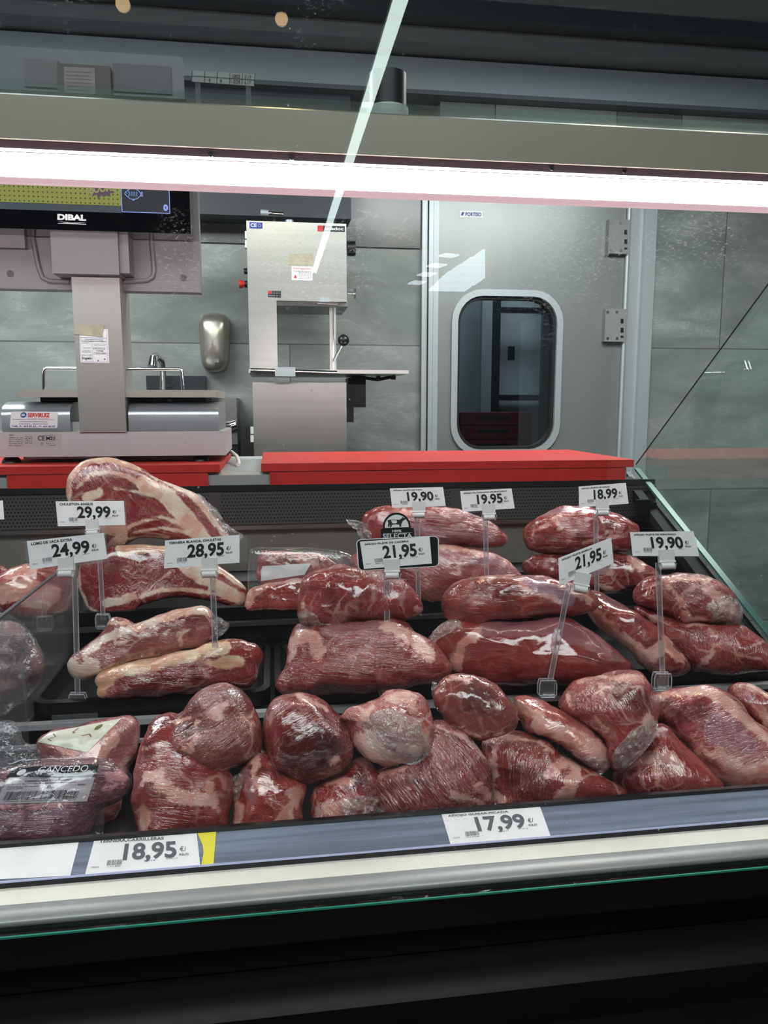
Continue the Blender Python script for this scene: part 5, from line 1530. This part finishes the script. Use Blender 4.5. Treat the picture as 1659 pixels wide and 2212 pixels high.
# ----- front deck, upper layer
f3, l_, _, _ = meat('wrapped_round_joint', 'F', [(524, 250), (540, 200), (575, 150), (640, 108), (740, 80), (860, 74), (940, 82), (1005, 135), (1038, 220), (1056, 320), (1030, 430), (950, 530), (855, 606), (800, 592), (795, 500), (740, 425), (640, 340), (560, 300)],
    'mottled round joint with yellowish film folds, topmost at the front right', 'beef joint', D=DF4 - .01, T=.45, seed=61,
    fat=[([(640, 120), (740, 110), (960, 120)], 16), ([(730, 330), (770, 380)], 16), ([(560, 180), (600, 280)], 10), ([(1000, 330), (1010, 400)], 20)], dark=[([(850, 180), (950, 250)], 60)], red=[([(680, 260), (700, 300)], 40)], **mk(RED, base=(150, 40, 44), darkc=(92, 40, 40), web=.8, marble=.35, wrap=.7, crumple=.4, fang=.85))
wrap_tuft(f3, 'F', [(880, 430), (940, 370), (1050, 340), (1045, 430), (950, 540), (855, 612), (810, 560), (830, 490)], l_, .002, seed=14, rough=.012)
f2, l_, _, _ = meat('wrapped_beef_joint', 'F', [(272, 225), (300, 212), (370, 222), (500, 268), (620, 338), (720, 402), (780, 470), (802, 540), (792, 598), (742, 626), (650, 572), (560, 500), (460, 432), (350, 402), (310, 342), (285, 280)],
    'slim pale joint lying slantwise beside the mottled round one', 'beef joint', D=DF1 + .01, T=.5, seed=62,
    fat=[([(420, 370), (560, 420), (700, 490), (780, 570)], 42), ([(300, 260), (420, 330)], 30)], dark=[([(400, 385)], 16)], **mk(PINK, web=.3, marble=.7, wrap=.8, crumple=.4, ang=-.55, fang=-.4))
wrap_tuft(f2, 'F', [(560, 495), (640, 530), (720, 540), (795, 560), (790, 605), (740, 632), (650, 580)], l_, .002, seed=15)
e6, l_, _, _ = meat('wrapped_round_joint', 'E', [(1222, 220), (1240, 160), (1290, 115), (1360, 103), (1450, 110), (1560, 148), (1650, 225), (1700, 310), (1712, 380), (1690, 425), (1620, 445), (1500, 472), (1400, 450), (1300, 372), (1245, 290)],
    'flat oval joint with fine film ripples, topmost at the front centre right', 'beef joint', D=DE5 + .02, T=.34, seed=63,
    fat=[([(1300, 400), (1500, 460), (1640, 440)], 9), ([(1240, 200), (1320, 120), (1500, 130)], 8)], dark=[([(1500, 250)], 90)], **mk(RED, base=(140, 62, 60), darkc=(96, 44, 44), web=.2, marble=.15, wrap=.9, crumple=.15, ang=-.5, fang=1.2))
wrap_tuft(e6, 'E', [(1212, 140), (1235, 150), (1240, 230), (1260, 300), (1225, 260), (1205, 190)], l_, -.01, seed=16)
e4, l_, _, _ = meat('wrapped_round_joint', 'E', [(678, 345), (700, 310), (760, 280), (880, 245), (960, 200), (1050, 188), (1140, 203), (1192, 255), (1215, 340), (1222, 420), (1200, 530), (1120, 600), (1020, 620), (930, 632), (830, 575), (760, 500), (735, 430), (710, 380)],
    'pale joint in heavily crumpled film, topmost at the front centre', 'beef joint', D=DE3 + .0, T=.42, seed=64,
    fat=[([(820, 480), (900, 560), (980, 590)], 50), ([(960, 240), (1060, 220), (1100, 300)], 28), ([(860, 300), (800, 380)], 18), ([(1170, 420), (1190, 520)], 22), ([(1040, 520), (1130, 540)], 34)], dark=[([(800, 520)], 30)], **mk(PINK, base=(168, 70, 72), web=.6, marble=.8, wrap=.8, crumple=.8, fang=.4))
wrap_tuft(e4, 'E', [(830, 360), (960, 300), (1100, 380), (1200, 480), (1180, 570), (1060, 620), (920, 560), (840, 470)], l_, .002, seed=17, rough=.006)
e1, l_, _, _ = meat('wrapped_round_joint', 'E', [(232, 400), (240, 330), (280, 270), (340, 232), (430, 213), (520, 215), (590, 258), (650, 320), (720, 378), (752, 460), (745, 560), (690, 645), (600, 690), (500, 722), (400, 702), (320, 652), (280, 590), (245, 480)],
    'dark maroon round joint with bright glare, topmost left of the front centre', 'beef joint', D=DE2 + .01, T=.48, seed=65,
    fat=[([(640, 610), (660, 580)], 16), ([(450, 230), (600, 300)], 8)], dark=[([(450, 560), (560, 520)], 130)], **mk(DEEP, web=.35, marble=.3, wrap=.8, crumple=.3, ang=-.4, fang=-.5))
d5, l_, _, _ = meat('wrapped_round_joint', 'D', [(966, 540), (985, 470), (1020, 370), (1070, 280), (1150, 190), (1240, 125), (1340, 104), (1420, 130), (1490, 200), (1540, 310), (1560, 420), (1540, 510), (1430, 590), (1290, 640), (1150, 628), (1040, 592), (980, 572)],
    'brownish-red blunt joint with white veins, topmost at the front left', 'beef joint', D=DD4 + .02, T=.46, seed=66,
    fat=[([(1350, 160), (1380, 200), (1280, 270), (1150, 310), (1060, 330)], 7), ([(1180, 330), (1170, 420), (1120, 480)], 14), ([(1080, 430), (1150, 500)], 9), ([(1440, 300), (1490, 340)], 9), ([(1380, 320), (1250, 290)], 5)], dark=[([(1130, 370)], 60)], **mk(RED, base=(134, 58, 58), darkc=(84, 34, 36), light=(166, 92, 90), web=.45, marble=.15, wrap=.6, crumple=.15, ang=1.0, fang=-.5))

# ----- vacuum packs at the front left
bag2, lb2, _, DBG = meat('vacuum_packed_meat', 'D', [(215, 450), (300, 400), (400, 368), (600, 320), (740, 308), (800, 330), (818, 420), (812, 520), (780, 600), (740, 720), (720, 860), (640, 950), (500, 960), (350, 800), (260, 600)],
    'vacuum pack with a white wrinkled label leaning behind the front pack', 'meat pack', D=.86, T=.26, seed=71, e=2.8,
    fat=[([(650, 420), (560, 520)], 60), ([(700, 650), (760, 560)], 22), ([(640, 850), (720, 760)], 30), ([(300, 470), (450, 520)], 18)], **mk(PINK, base=(168, 96, 104), darkc=(126, 56, 68), light=(200, 140, 142), web=.3, marble=.3, wrap=.4, crumple=.6, fang=.9))
cr = [tuple(cv('D', [q_])[0]) for q_ in ((300, 395), (725, 312), (520, 515), (228, 452))]
lab, g = drape(bag2, lb2, cr, 'paper_label', mat('wet_white_label', (226, 224, 210), 0.35, coat=0.6, var=0.03, vscale=60, bump=0.5, bscale=90))
W = WM[bag2.name]


def gp(m_):
    f_ = lambda u, v: m_(u, v)
    f_.n = Vector((0, 0, 0))
    return f_


Print(g).line([(.1, .75), (.2, .5), (.12, .3), (.22, .2)], .035, 2.6).line([(.42, .9), (.40, .7), (.45, .66)], .04, 2.6).line([(.62, .5), (.72, .55), (.8, .45)], .03, 2.6).build('blood_stain', mat('dried_blood', (150, 92, 72), 0.5), lab)
Print(g).disc(.75, .80, .045, .10).build('round_seal', mat('seal_olive', (104, 100, 46), 0.5), lab)
bag1, lb1, _, _ = meat('vacuum_packed_meat', 'D', [(-90, 700), (-20, 645), (100, 592), (300, 548), (480, 546), (640, 575), (730, 625), (765, 690), (750, 770), (690, 820), (600, 850), (560, 950), (520, 1010), (400, 1040), (200, 1040), (0, 1030), (-90, 1010)],
    'dark purple vacuum-packed beef cheek with barcode label at the front left', 'meat pack', on=TIER1, back=-.012, T=.22, seed=72, e=2.8,
    fat=[([(0, 830), (150, 850), (300, 830), (420, 800)], 14), ([(650, 660), (720, 650)], 24), ([(620, 730), (700, 720)], 18)], skin=[([(20, 880), (400, 870)], 20)], **mk(DEEP, base=(96, 42, 56), darkc=(52, 20, 32), light=(134, 80, 94), fatc=(206, 150, 154), web=.2, marble=.2, wrap=.5, crumple=.5, fang=.2, silver=(140, 100, 120)))
Z_ = lambda pts: [(x * 300 / 1659, 1600 + y * 300 / 1659) for x, y in pts]
lab, g = drape(bag1, lb1, Z_([(185, 325), (1175, 285), (1030, 725), (-60, 755)]), 'product_label', mat('grey_product_label', (196, 186, 190), 0.3, coat=0.8), cuts=20)
top, gt = drape(bag1, lb1, Z_([(185, 322), (1178, 282), (1125, 440), (80, 440)]), 'label_header', mat('black_label_header', (20, 22, 26), 0.2, coat=0.8), eps=.0014, cuts=20)


def fit(g_, e_):
    return lambda u, v: g_(u, v)


p = Print(g); p.f = lambda u, v: g(u, v)
p.text('CARRILLADA DE VACUNO', .20, .575, .74, .62, .02).squiggle(.10, .66, .86, .685, 1).squiggle(.08, .515, .80, .54, 2).squiggle(.05, .44, .42, .47, 3)
p.text('LOTE 2025', .05, .39, .22, .425).text('ESA', .49, .40, .56, .45).frame(.475, .385, .575, .465, .005, 2.4).squiggle(.80, .44, .92, .47, 5)
p.barcode(.07, .09, .88, .32, 70, 8).squiggle(.10, .045, .86, .07, 7)
p.build('print', M['ink'], lab)
p = Print(gt); p.f = lambda u, v: gt(u, v)
p.text('GANCEDO', .30, .45, .88, .92, .0).squiggle(.50, .28, .80, .36, 6).disc(.13, .45, .045, .30).build('lettering', M['white_ink'], top)
p = Print(lambda u, v: gt(u, v)); p.f = lambda u, v: gt(u, v)
wrap_tuft(bag1, 'D', [(-90, 600), (0, 590), (200, 545), (480, 530), (700, 560), (780, 650), (782, 720), (740, 780), (630, 800), (622, 900), (606, 1022), (500, 1032), (360, 1045), (200, 992), (-90, 960)], lb1, .0025, seed=21, m=clear_mat('vacuum_film', (0.95, 0.94, 0.96), 0.05, rough=0.05, haze=0.03, hazecol=(0.7, 0.7, 0.75), crumple=0.35, cscale=(20, 20, 20)), name='vacuum_bag', rough=.003)
bag3, l3_, _, _ = meat('loose_film_bag', 'D', [(-120, 420), (0, 352), (60, 350), (150, 420), (230, 480), (300, 540), (200, 600), (60, 640), (-120, 680)],
    'cloudy empty end of a clear bag above the dark purple pack', 'plastic bag', D=.83, T=.16, e=3, seed=73, mk=M['bag_film'], lump=.12)

# ----- clear divider on the left
Xd = P(60, 1555, Y=.925).x
dv_t = P(125, 1238, X=Xd)
dv_n = P(0, 1336, X=Xd)
dvz = (dv_t.z + dv_n.z) / 2
dv = MB().box((Xd - .0015, .735, z_deck + .001), (Xd + .0015, .920, dvz)).box((Xd - .0015, .9205, z2 + .0005), (Xd + .0015, 1.150, dvz)).box((Xd - .0015, 1.1505, z3 + .0005), (Xd + .0015, 1.42, dvz)).build('clear_divider', M['acrylic'], None)
tag(dv, 'clear plastic divider panel standing across the decks at the left', 'divider')
MB().box((Xd - .002, .735, dvz + .0002), (Xd + .002, 1.42, dvz + .0025)).build('top_edge', mat('divider_edge', (84, 84, 90), .3), dv)
# ------------------------------------------------------------------ price tags on clear stems
def card_print(f, name, price, card, code, seed, ink='ink', namew=None, crumpled=False, small=True):
    nw = namew or min(.66, .035 * len(name))
    lite = M['ink_lite'] if ink == 'ink_lite' else M['ink_grey']
    Print(f).text(name, .055, .835, .055 + nw, .935, .028).build('product_name', M[ink], card)
    Print(f).text(price, .305, .235, .795, .79, .03).build('price_digits', M[ink], card)
    Print(f).text('€/', .825, .48, .885, .62, .01).text('KILO', .82, .36, .905, .425, .025).build('unit', M[ink], card)
    p = Print(f).barcode(.17, .20, .305, .345, 22, seed).text(code, .04, .15, .11, .19)
    p.squiggle(.18, .15, .30, .18, seed).squiggle(.50, .25, .60, .285, seed + 1).squiggle(.70, .28, .80, .31, seed + 2)
    p.build('barcode', lite, card)


def price_tag(corners, D, stem, foot, name, price, code, label, seed, sleeve=None, plate=None, clip=None, foot_z=None, badge=False, bold=None, group='price tags on clear stems', clip_tilt=0, namew=None):
    """card corners tl, tr, br, bl; stem from top px to bottom px; everything at its own depth"""
    f = pq(corners, D=D)
    c = f(.5, 0)
    root = thing('price_tag', (c.x, c.y, P(*stem[1], D=D).z), label, 'price tag', group)
    n = f.n
    card = slab(f, [(0, 0), (1, 0), (1, 1), (0, 1)], .0004, 'card', M['paper'], root)
    card_print(lifted(f, .0004), name, price, card, code, seed, namew=namew)
    if plate:
        fp = pq(plate, D=D)
        pl_ = slab(lifted(fp, -.0022), rr_uv(.06, .12), .0025, 'black_plate', M['black'], root)
        slab(lifted(fp, -.0024), rr_uv(.06, .12, .012), .002, 'white_edge', M['white_plastic'], pl_)
    if sleeve:
        fs = pq(sleeve, D=D)
        slab(lifted(fs, -.0010), [(0, 0), (1, 0), (1, 1), (0, 1)], .0003, 'clear_sleeve', M['acrylic'], root)
    # stem: flat clear bar with two thicker edges
    a, b = P(*stem[0], D=D) - n * .004, P(*stem[1], D=D) - n * .004
    d = (a - b).normalized()
    sx = d.cross(n).normalized()
    hw = .0030
    MB().prism([a + sx * hw, b + sx * hw, b - sx * hw, a - sx * hw], -n * .002).build('stem', M['stem'], root)
    for s in (-1, 1):
        MB().tube([a + sx * hw * s, b + sx * hw * s], .00055, 6).build('stem_edge', M['stem_edge'], root)
    # clip that grips the card
    q_ = P(*(clip or stem[0]), D=D)
    k = .0095
    up = d
    base = q_ + n * .002
    cl = MB()
    cl.prism([base + sx * k + up * .012, base - sx * k + up * .012, base - sx * k - up * .004, base + sx * k - up * .004], -n * .006)
    cl.bevel(.001, 2)
    clo = cl.build('clip', M['clip'], root, smooth=True)
    MB().tube([base - up * .008 - sx * k * .85, base - up * .008 + sx * k * .85], .0042, 14).build('clip_roller', M['clip'], clo, smooth=True)
    MB().tube([base - up * .003 - sx * k * 1.05 + n * .0008, base - up * .003 + sx * k * 1.05 + n * .0008], .0012, 8).build('clip_hinge', M['clip'], clo, smooth=True)
    pts_ = [base - up * .005 - sx * k * 1.15, base - up * .012 - sx * k * 1.0, base - up * .012 + sx * k * 1.0, base - up * .005 + sx * k * 1.15]
    MB().tube(pts_, .0008, 6).build('clip_cage', M['stem_edge'], clo)
    if foot:
        g = P(*foot, D=D) - n * .003
        h = .012
        w_ = .0105
        vx = RGT
        vz = Vector((0, 0, 1))
        for dy in (0.0, .007):
            o = Vector((0, dy, 0))
            loop = [g + o + vx * -.009 + vz * h, g + o + vx * .009 + vz * h, g + o + vx * w_ + vz * .006, g + o + vx * w_ + vz * -.006, g + o + vx * .008 + vz * -h * .8, g + o + vx * -.008 + vz * -h * .8, g + o + vx * -w_ + vz * -.006, g + o + vx * -w_ + vz * .006, g + o + vx * -.009 + vz * h]
            MB().tube(loop, .0009, 6).build('foot_frame', M['stem_edge'], root)
        MB().box(g + Vector((-.0085, .0, -h * .6)), g + Vector((.0085, .008, h))).build('foot_block', M['stem'], root)
        MB().tube([g + vx * -.0075 + vz * -.006 + Vector((0, -.002, 0)), g + vx * .0075 + vz * -.006 + Vector((0, -.002, 0))], .0035, 12).build('foot_roller', M['stem'], root, smooth=True)
    return root, f


def rr_uv(rx, ry, grow=0.0):
    pts = []
    for cx, cy, a0 in ((1 - rx, 1 - ry, 0), (rx, 1 - ry, 90), (rx, ry, 180), (1 - rx, ry, 270)):
        for k in range(7):
            a = math.radians(a0 + 15 * k)
            pts.append((cx + (rx + grow) * math.cos(a), cy + (ry + grow * 2) * math.sin(a)))
    return pts


M['stem_edge'] = clear_mat('bright_stem_edge', (0.8, 0.8, 0.82), 0.3, rough=0.15, haze=0.38, hazecol=(0.75, 0.74, 0.77))
M['clip'] = mat('milky_clip', (225, 222, 222), 0.3, coat=0.4)
SM = 'price tag'
Dm = (P(400, 1510, Y=.935) - CAM).dot(FWD)
Dr = (P(400, 1330, Y=1.158) - CAM).dot(FWD)


def A_(*p): return cv('A', p)
def B_(*p): return cv('B', p)
def C_(*p): return cv('C', p)


price_tag([(120, 1083), (267, 1082), (271, 1134), (125, 1137)], Dr - .03, [(209, 1140), (221, 1340)], (220, 1346), 'CHULETON ANGUS', '29,99', '10080', 'price card 29,99 for CHULETON ANGUS in front of the upright rib steak', 1, sleeve=[(121, 1082), (271, 1081), (273, 1137), (124, 1138)], clip=(200, 1140))
price_tag(A_((160, 578), (620, 528), (640, 682), (182, 748)), Dm - .01, [(159, 1250), (165, 1508)], (165, 1522), 'LOMO DE VACA EXTRA', '24,99', '09012', 'price card 24,99 for LOMO DE VACA EXTRA, front left tag over the veal tray', 2, sleeve=A_((140, 578), (634, 530), (642, 706), (160, 750)), clip=(143, 1225), namew=.53)
price_tag(A_((986, 574), (1430, 540), (1430, 706), (979, 741)), Dm + .0, [(458, 1247), (466, 1485)], None, 'TERNERA BLANCA, CHULETAS', '28,95', '27718', 'price card 28,95 for TERNERA BLANCA, CHULETAS beside the clear pack', 3, sleeve=A_((990, 570), (1474, 545), (1476, 700), (985, 738)), clip=(453, 1226), namew=.70)
t4, f4_ = price_tag(B_((712, 415), (1128, 384), (1142, 546), (736, 578)), Dm + .0, [(835, 1240), (838, 1485)], (838, 1492), 'AÑOJO FILETE DE CADERA', '21,95', '30670', 'price card 21,95 on a black plate with a round cow badge above', 4, plate=B_((694, 406), (1178, 384), (1181, 560), (707, 586)), clip=(847, 1229), namew=.64)
# badge above the plate
fb = pq([(827, 1108), (885, 1106), (889, 1166), (827, 1168)], D=Dm + .003)
arch = [(1.0, .36), (1.0, .30)] and []
arch = [(.5 + .50 * math.cos(math.radians(a)), .50 + .50 * math.sin(math.radians(a))) for a in range(0, 181, 9)] + [(.0, .44), (-.07, .42), (-.07, .0), (1.10, 0.0), (1.10, .42), (1.0, .44)]
bd = slab(fb, arch, .0015, 'cow_badge', M['black'], t4)
wh = [(.5 + .43 * math.cos(math.radians(a)), .50 + .42 * math.sin(math.radians(a))) for a in range(0, 181, 9)] + [(.07, .46), (.93, .46)]
Print(lifted(fb, .0003)).poly(wh).build('white_dome', M['white_plastic'], bd)
cow = [(.16, .68), (.19, .74), (.30, .75), (.52, .74), (.60, .73), (.68, .77), (.74, .83), (.76, .80), (.82, .79), (.84, .74), (.78, .72), (.72, .68), (.69, .60), (.66, .55), (.65, .50), (.68, .50), (.67, .48), (.60, .48), (.59, .56), (.48, .58), (.36, .57), (.32, .54), (.31, .48), (.25, .48), (.26, .53), (.24, .57), (.23, .50), (.19, .48), (.18, .55), (.20, .62), (.19, .69)]
Print(lifted(fb, .0006)).poly(cow).build('cow_picture', M['ink'], bd)
Print(lifted(fb, .0008)).poly([(.30, .73), (.50, .72), (.52, .64), (.44, .60), (.34, .62)]).build('cow_flank', M['white_plastic'], bd)
Print(lifted(fb, .0004)).text('100%', .33, .29, .66, .38, .03).text('SELECTA', .0, .08, 1.03, .24, .01).rect(.0, .255, 1.03, .262).build('badge_lettering', M['white_ink'], bd)

price_tag([(842, 1055), (957, 1052), (963, 1093), (847, 1097)], Dr - .02, [(901, 1108), (905, 1330)], None, 'AÑOJO FILETE DE TAPA', '19,90', '30670', 'price card 19,90 for ANOJO FILETE DE TAPA over the rear smooth joint', 5, clip=(905, 1101), namew=.55)
price_tag([(994, 1061), (1105, 1055), (1112, 1098), (999, 1106)], Dr - .02, [(1049, 1110), (1054, 1330)], None, 'AÑOJO FIL.CORAZON DE BRAZUELO', '19,95', '30654', 'price card 19,95 for the brazuelo cut, over the tip of the rear joint', 6, clip=(1056, 1106), namew=.84)
price_tag([(1250, 1051), (1352, 1043), (1358, 1088), (1251, 1096)], Dr - .02, [(1288, 1104), (1292, 1330)], None, 'AÑOJO FILETE DE AGUJA', '18,99', '30601', 'price card 18,99 for ANOJO FILETE DE AGUJA at the rear right', 7, clip=(1301, 1096), namew=.60)
price_tag(C_((405, 570), (721, 446), (735, 600), (411, 733)), Dm - .01, [(1231, 1262), (1189, 1476)], (1185, 1492), 'AÑOJO FILETE BABILLA', '21,95', '30674', 'price card 21,95 tilted to the left on a slanting stem', 8, sleeve=C_((410, 590), (736, 484), (736, 650), (410, 735)), clip=(1256, 1258), namew=.58)
price_tag(C_((833, 414), (1212, 408), (1249, 558), (850, 556)), Dm + .0, [(1424, 1216), (1434, 1464)], (1434, 1477), 'AÑOJO FILETE DE REDONDO', '19,90', '30670', 'price card 19,90 for ANOJO FILETE DE REDONDO, rightmost tag', 9, sleeve=C_((835, 412), (1228, 408), (1250, 568), (850, 560)), clip=(1440, 1208), namew=.66)
price_tag([(-120, 1086), (6, 1081), (9, 1122), (-118, 1126)], Dr - .03, [(-58, 1128), (-55, 1340)], None, 'CHULETON', '22,95', '10070', 'white price card cut off by the left edge of the photo', 10)

# clear price rail piece at the front of the middle deck
cp = MB().box(P(112, 1545, Y=.9195), P(212, 1556, Y=.9185)).build('clear_rail_clip', M['acrylic'], None)
tag(cp, 'scratched clear plastic clip strip on the deck edge under the 24,99 tag', 'clip strip')

# ------------------------------------------------------------------ tickets on the front rail
rn = Vector((0, -(rz1 - rz0), .028)).normalized()


def rail_pt(x, y):
    """point of the sloping rail face on the photograph's sight line"""
    o = Vector((0, .662, rz0))
    n = Vector((0, -(rz1 - rz0), .690 - .662)).normalized()
    d = ray(x, y)
    return CAM + d * ((o - CAM).dot(n) / d.dot(n))


def rail_map(c, lift=.0006):
    tl, tr, br, bl = [rail_pt(*p) for p in c]
    return quad_map(bl, br, tr, tl, lift)


def ticket(c, name, price, code, label, seed, nw):
    f = rail_map(c)
    t = slab(f, [(0, 0), (1, 0), (1, 1), (0, 1)], .0004, 'rail_ticket', M['paper'], None)
    tag(t, label, 'price ticket')
    card_print(lifted(f, .0004), name, price, t, code, seed, 'ink_grey2', namew=nw)
    return t


M['ink_grey2'] = mat('rail_ink', (92, 92, 98), 0.6)
ticket([(205, 1811), (425, 1800), (433, 1874), (184, 1889)], 'TERNERA,CARRILLERAS', '18,95', '09003', 'white rail ticket 18,95 for TERNERA,CARRILLERAS', 21, .62)
ticket([(953, 1757), (1166, 1742), (1189, 1806), (973, 1824)], 'AÑOJO GUISAR-PICADA', '17,99', '20797', 'white rail ticket 17,99 for ANOJO GUISAR-PICADA', 22, .61)
f = rail_map([(426, 1799), (467, 1797), (461, 1871), (434, 1874)])
tag(slab(f, [(0, 0), (1, 0), (1, 1), (0, 1), (.25, .62), (.28, .4)], .0004, 'yellow_slip', M['yellow_paper'], None), 'yellow paper slip on the rail right of the 18,95 ticket', 'paper slip')
f = rail_map([(-160, 1833), (171, 1818), (152, 1892), (-160, 1908)])
bl_ = slab(f, [(0, 0), (1, 0), (1, 1), (0, 1)], .0004, 'blank_ticket', M['paper'], None)
tag(bl_, 'blank white paper strip at the left end of the rail', 'price ticket')
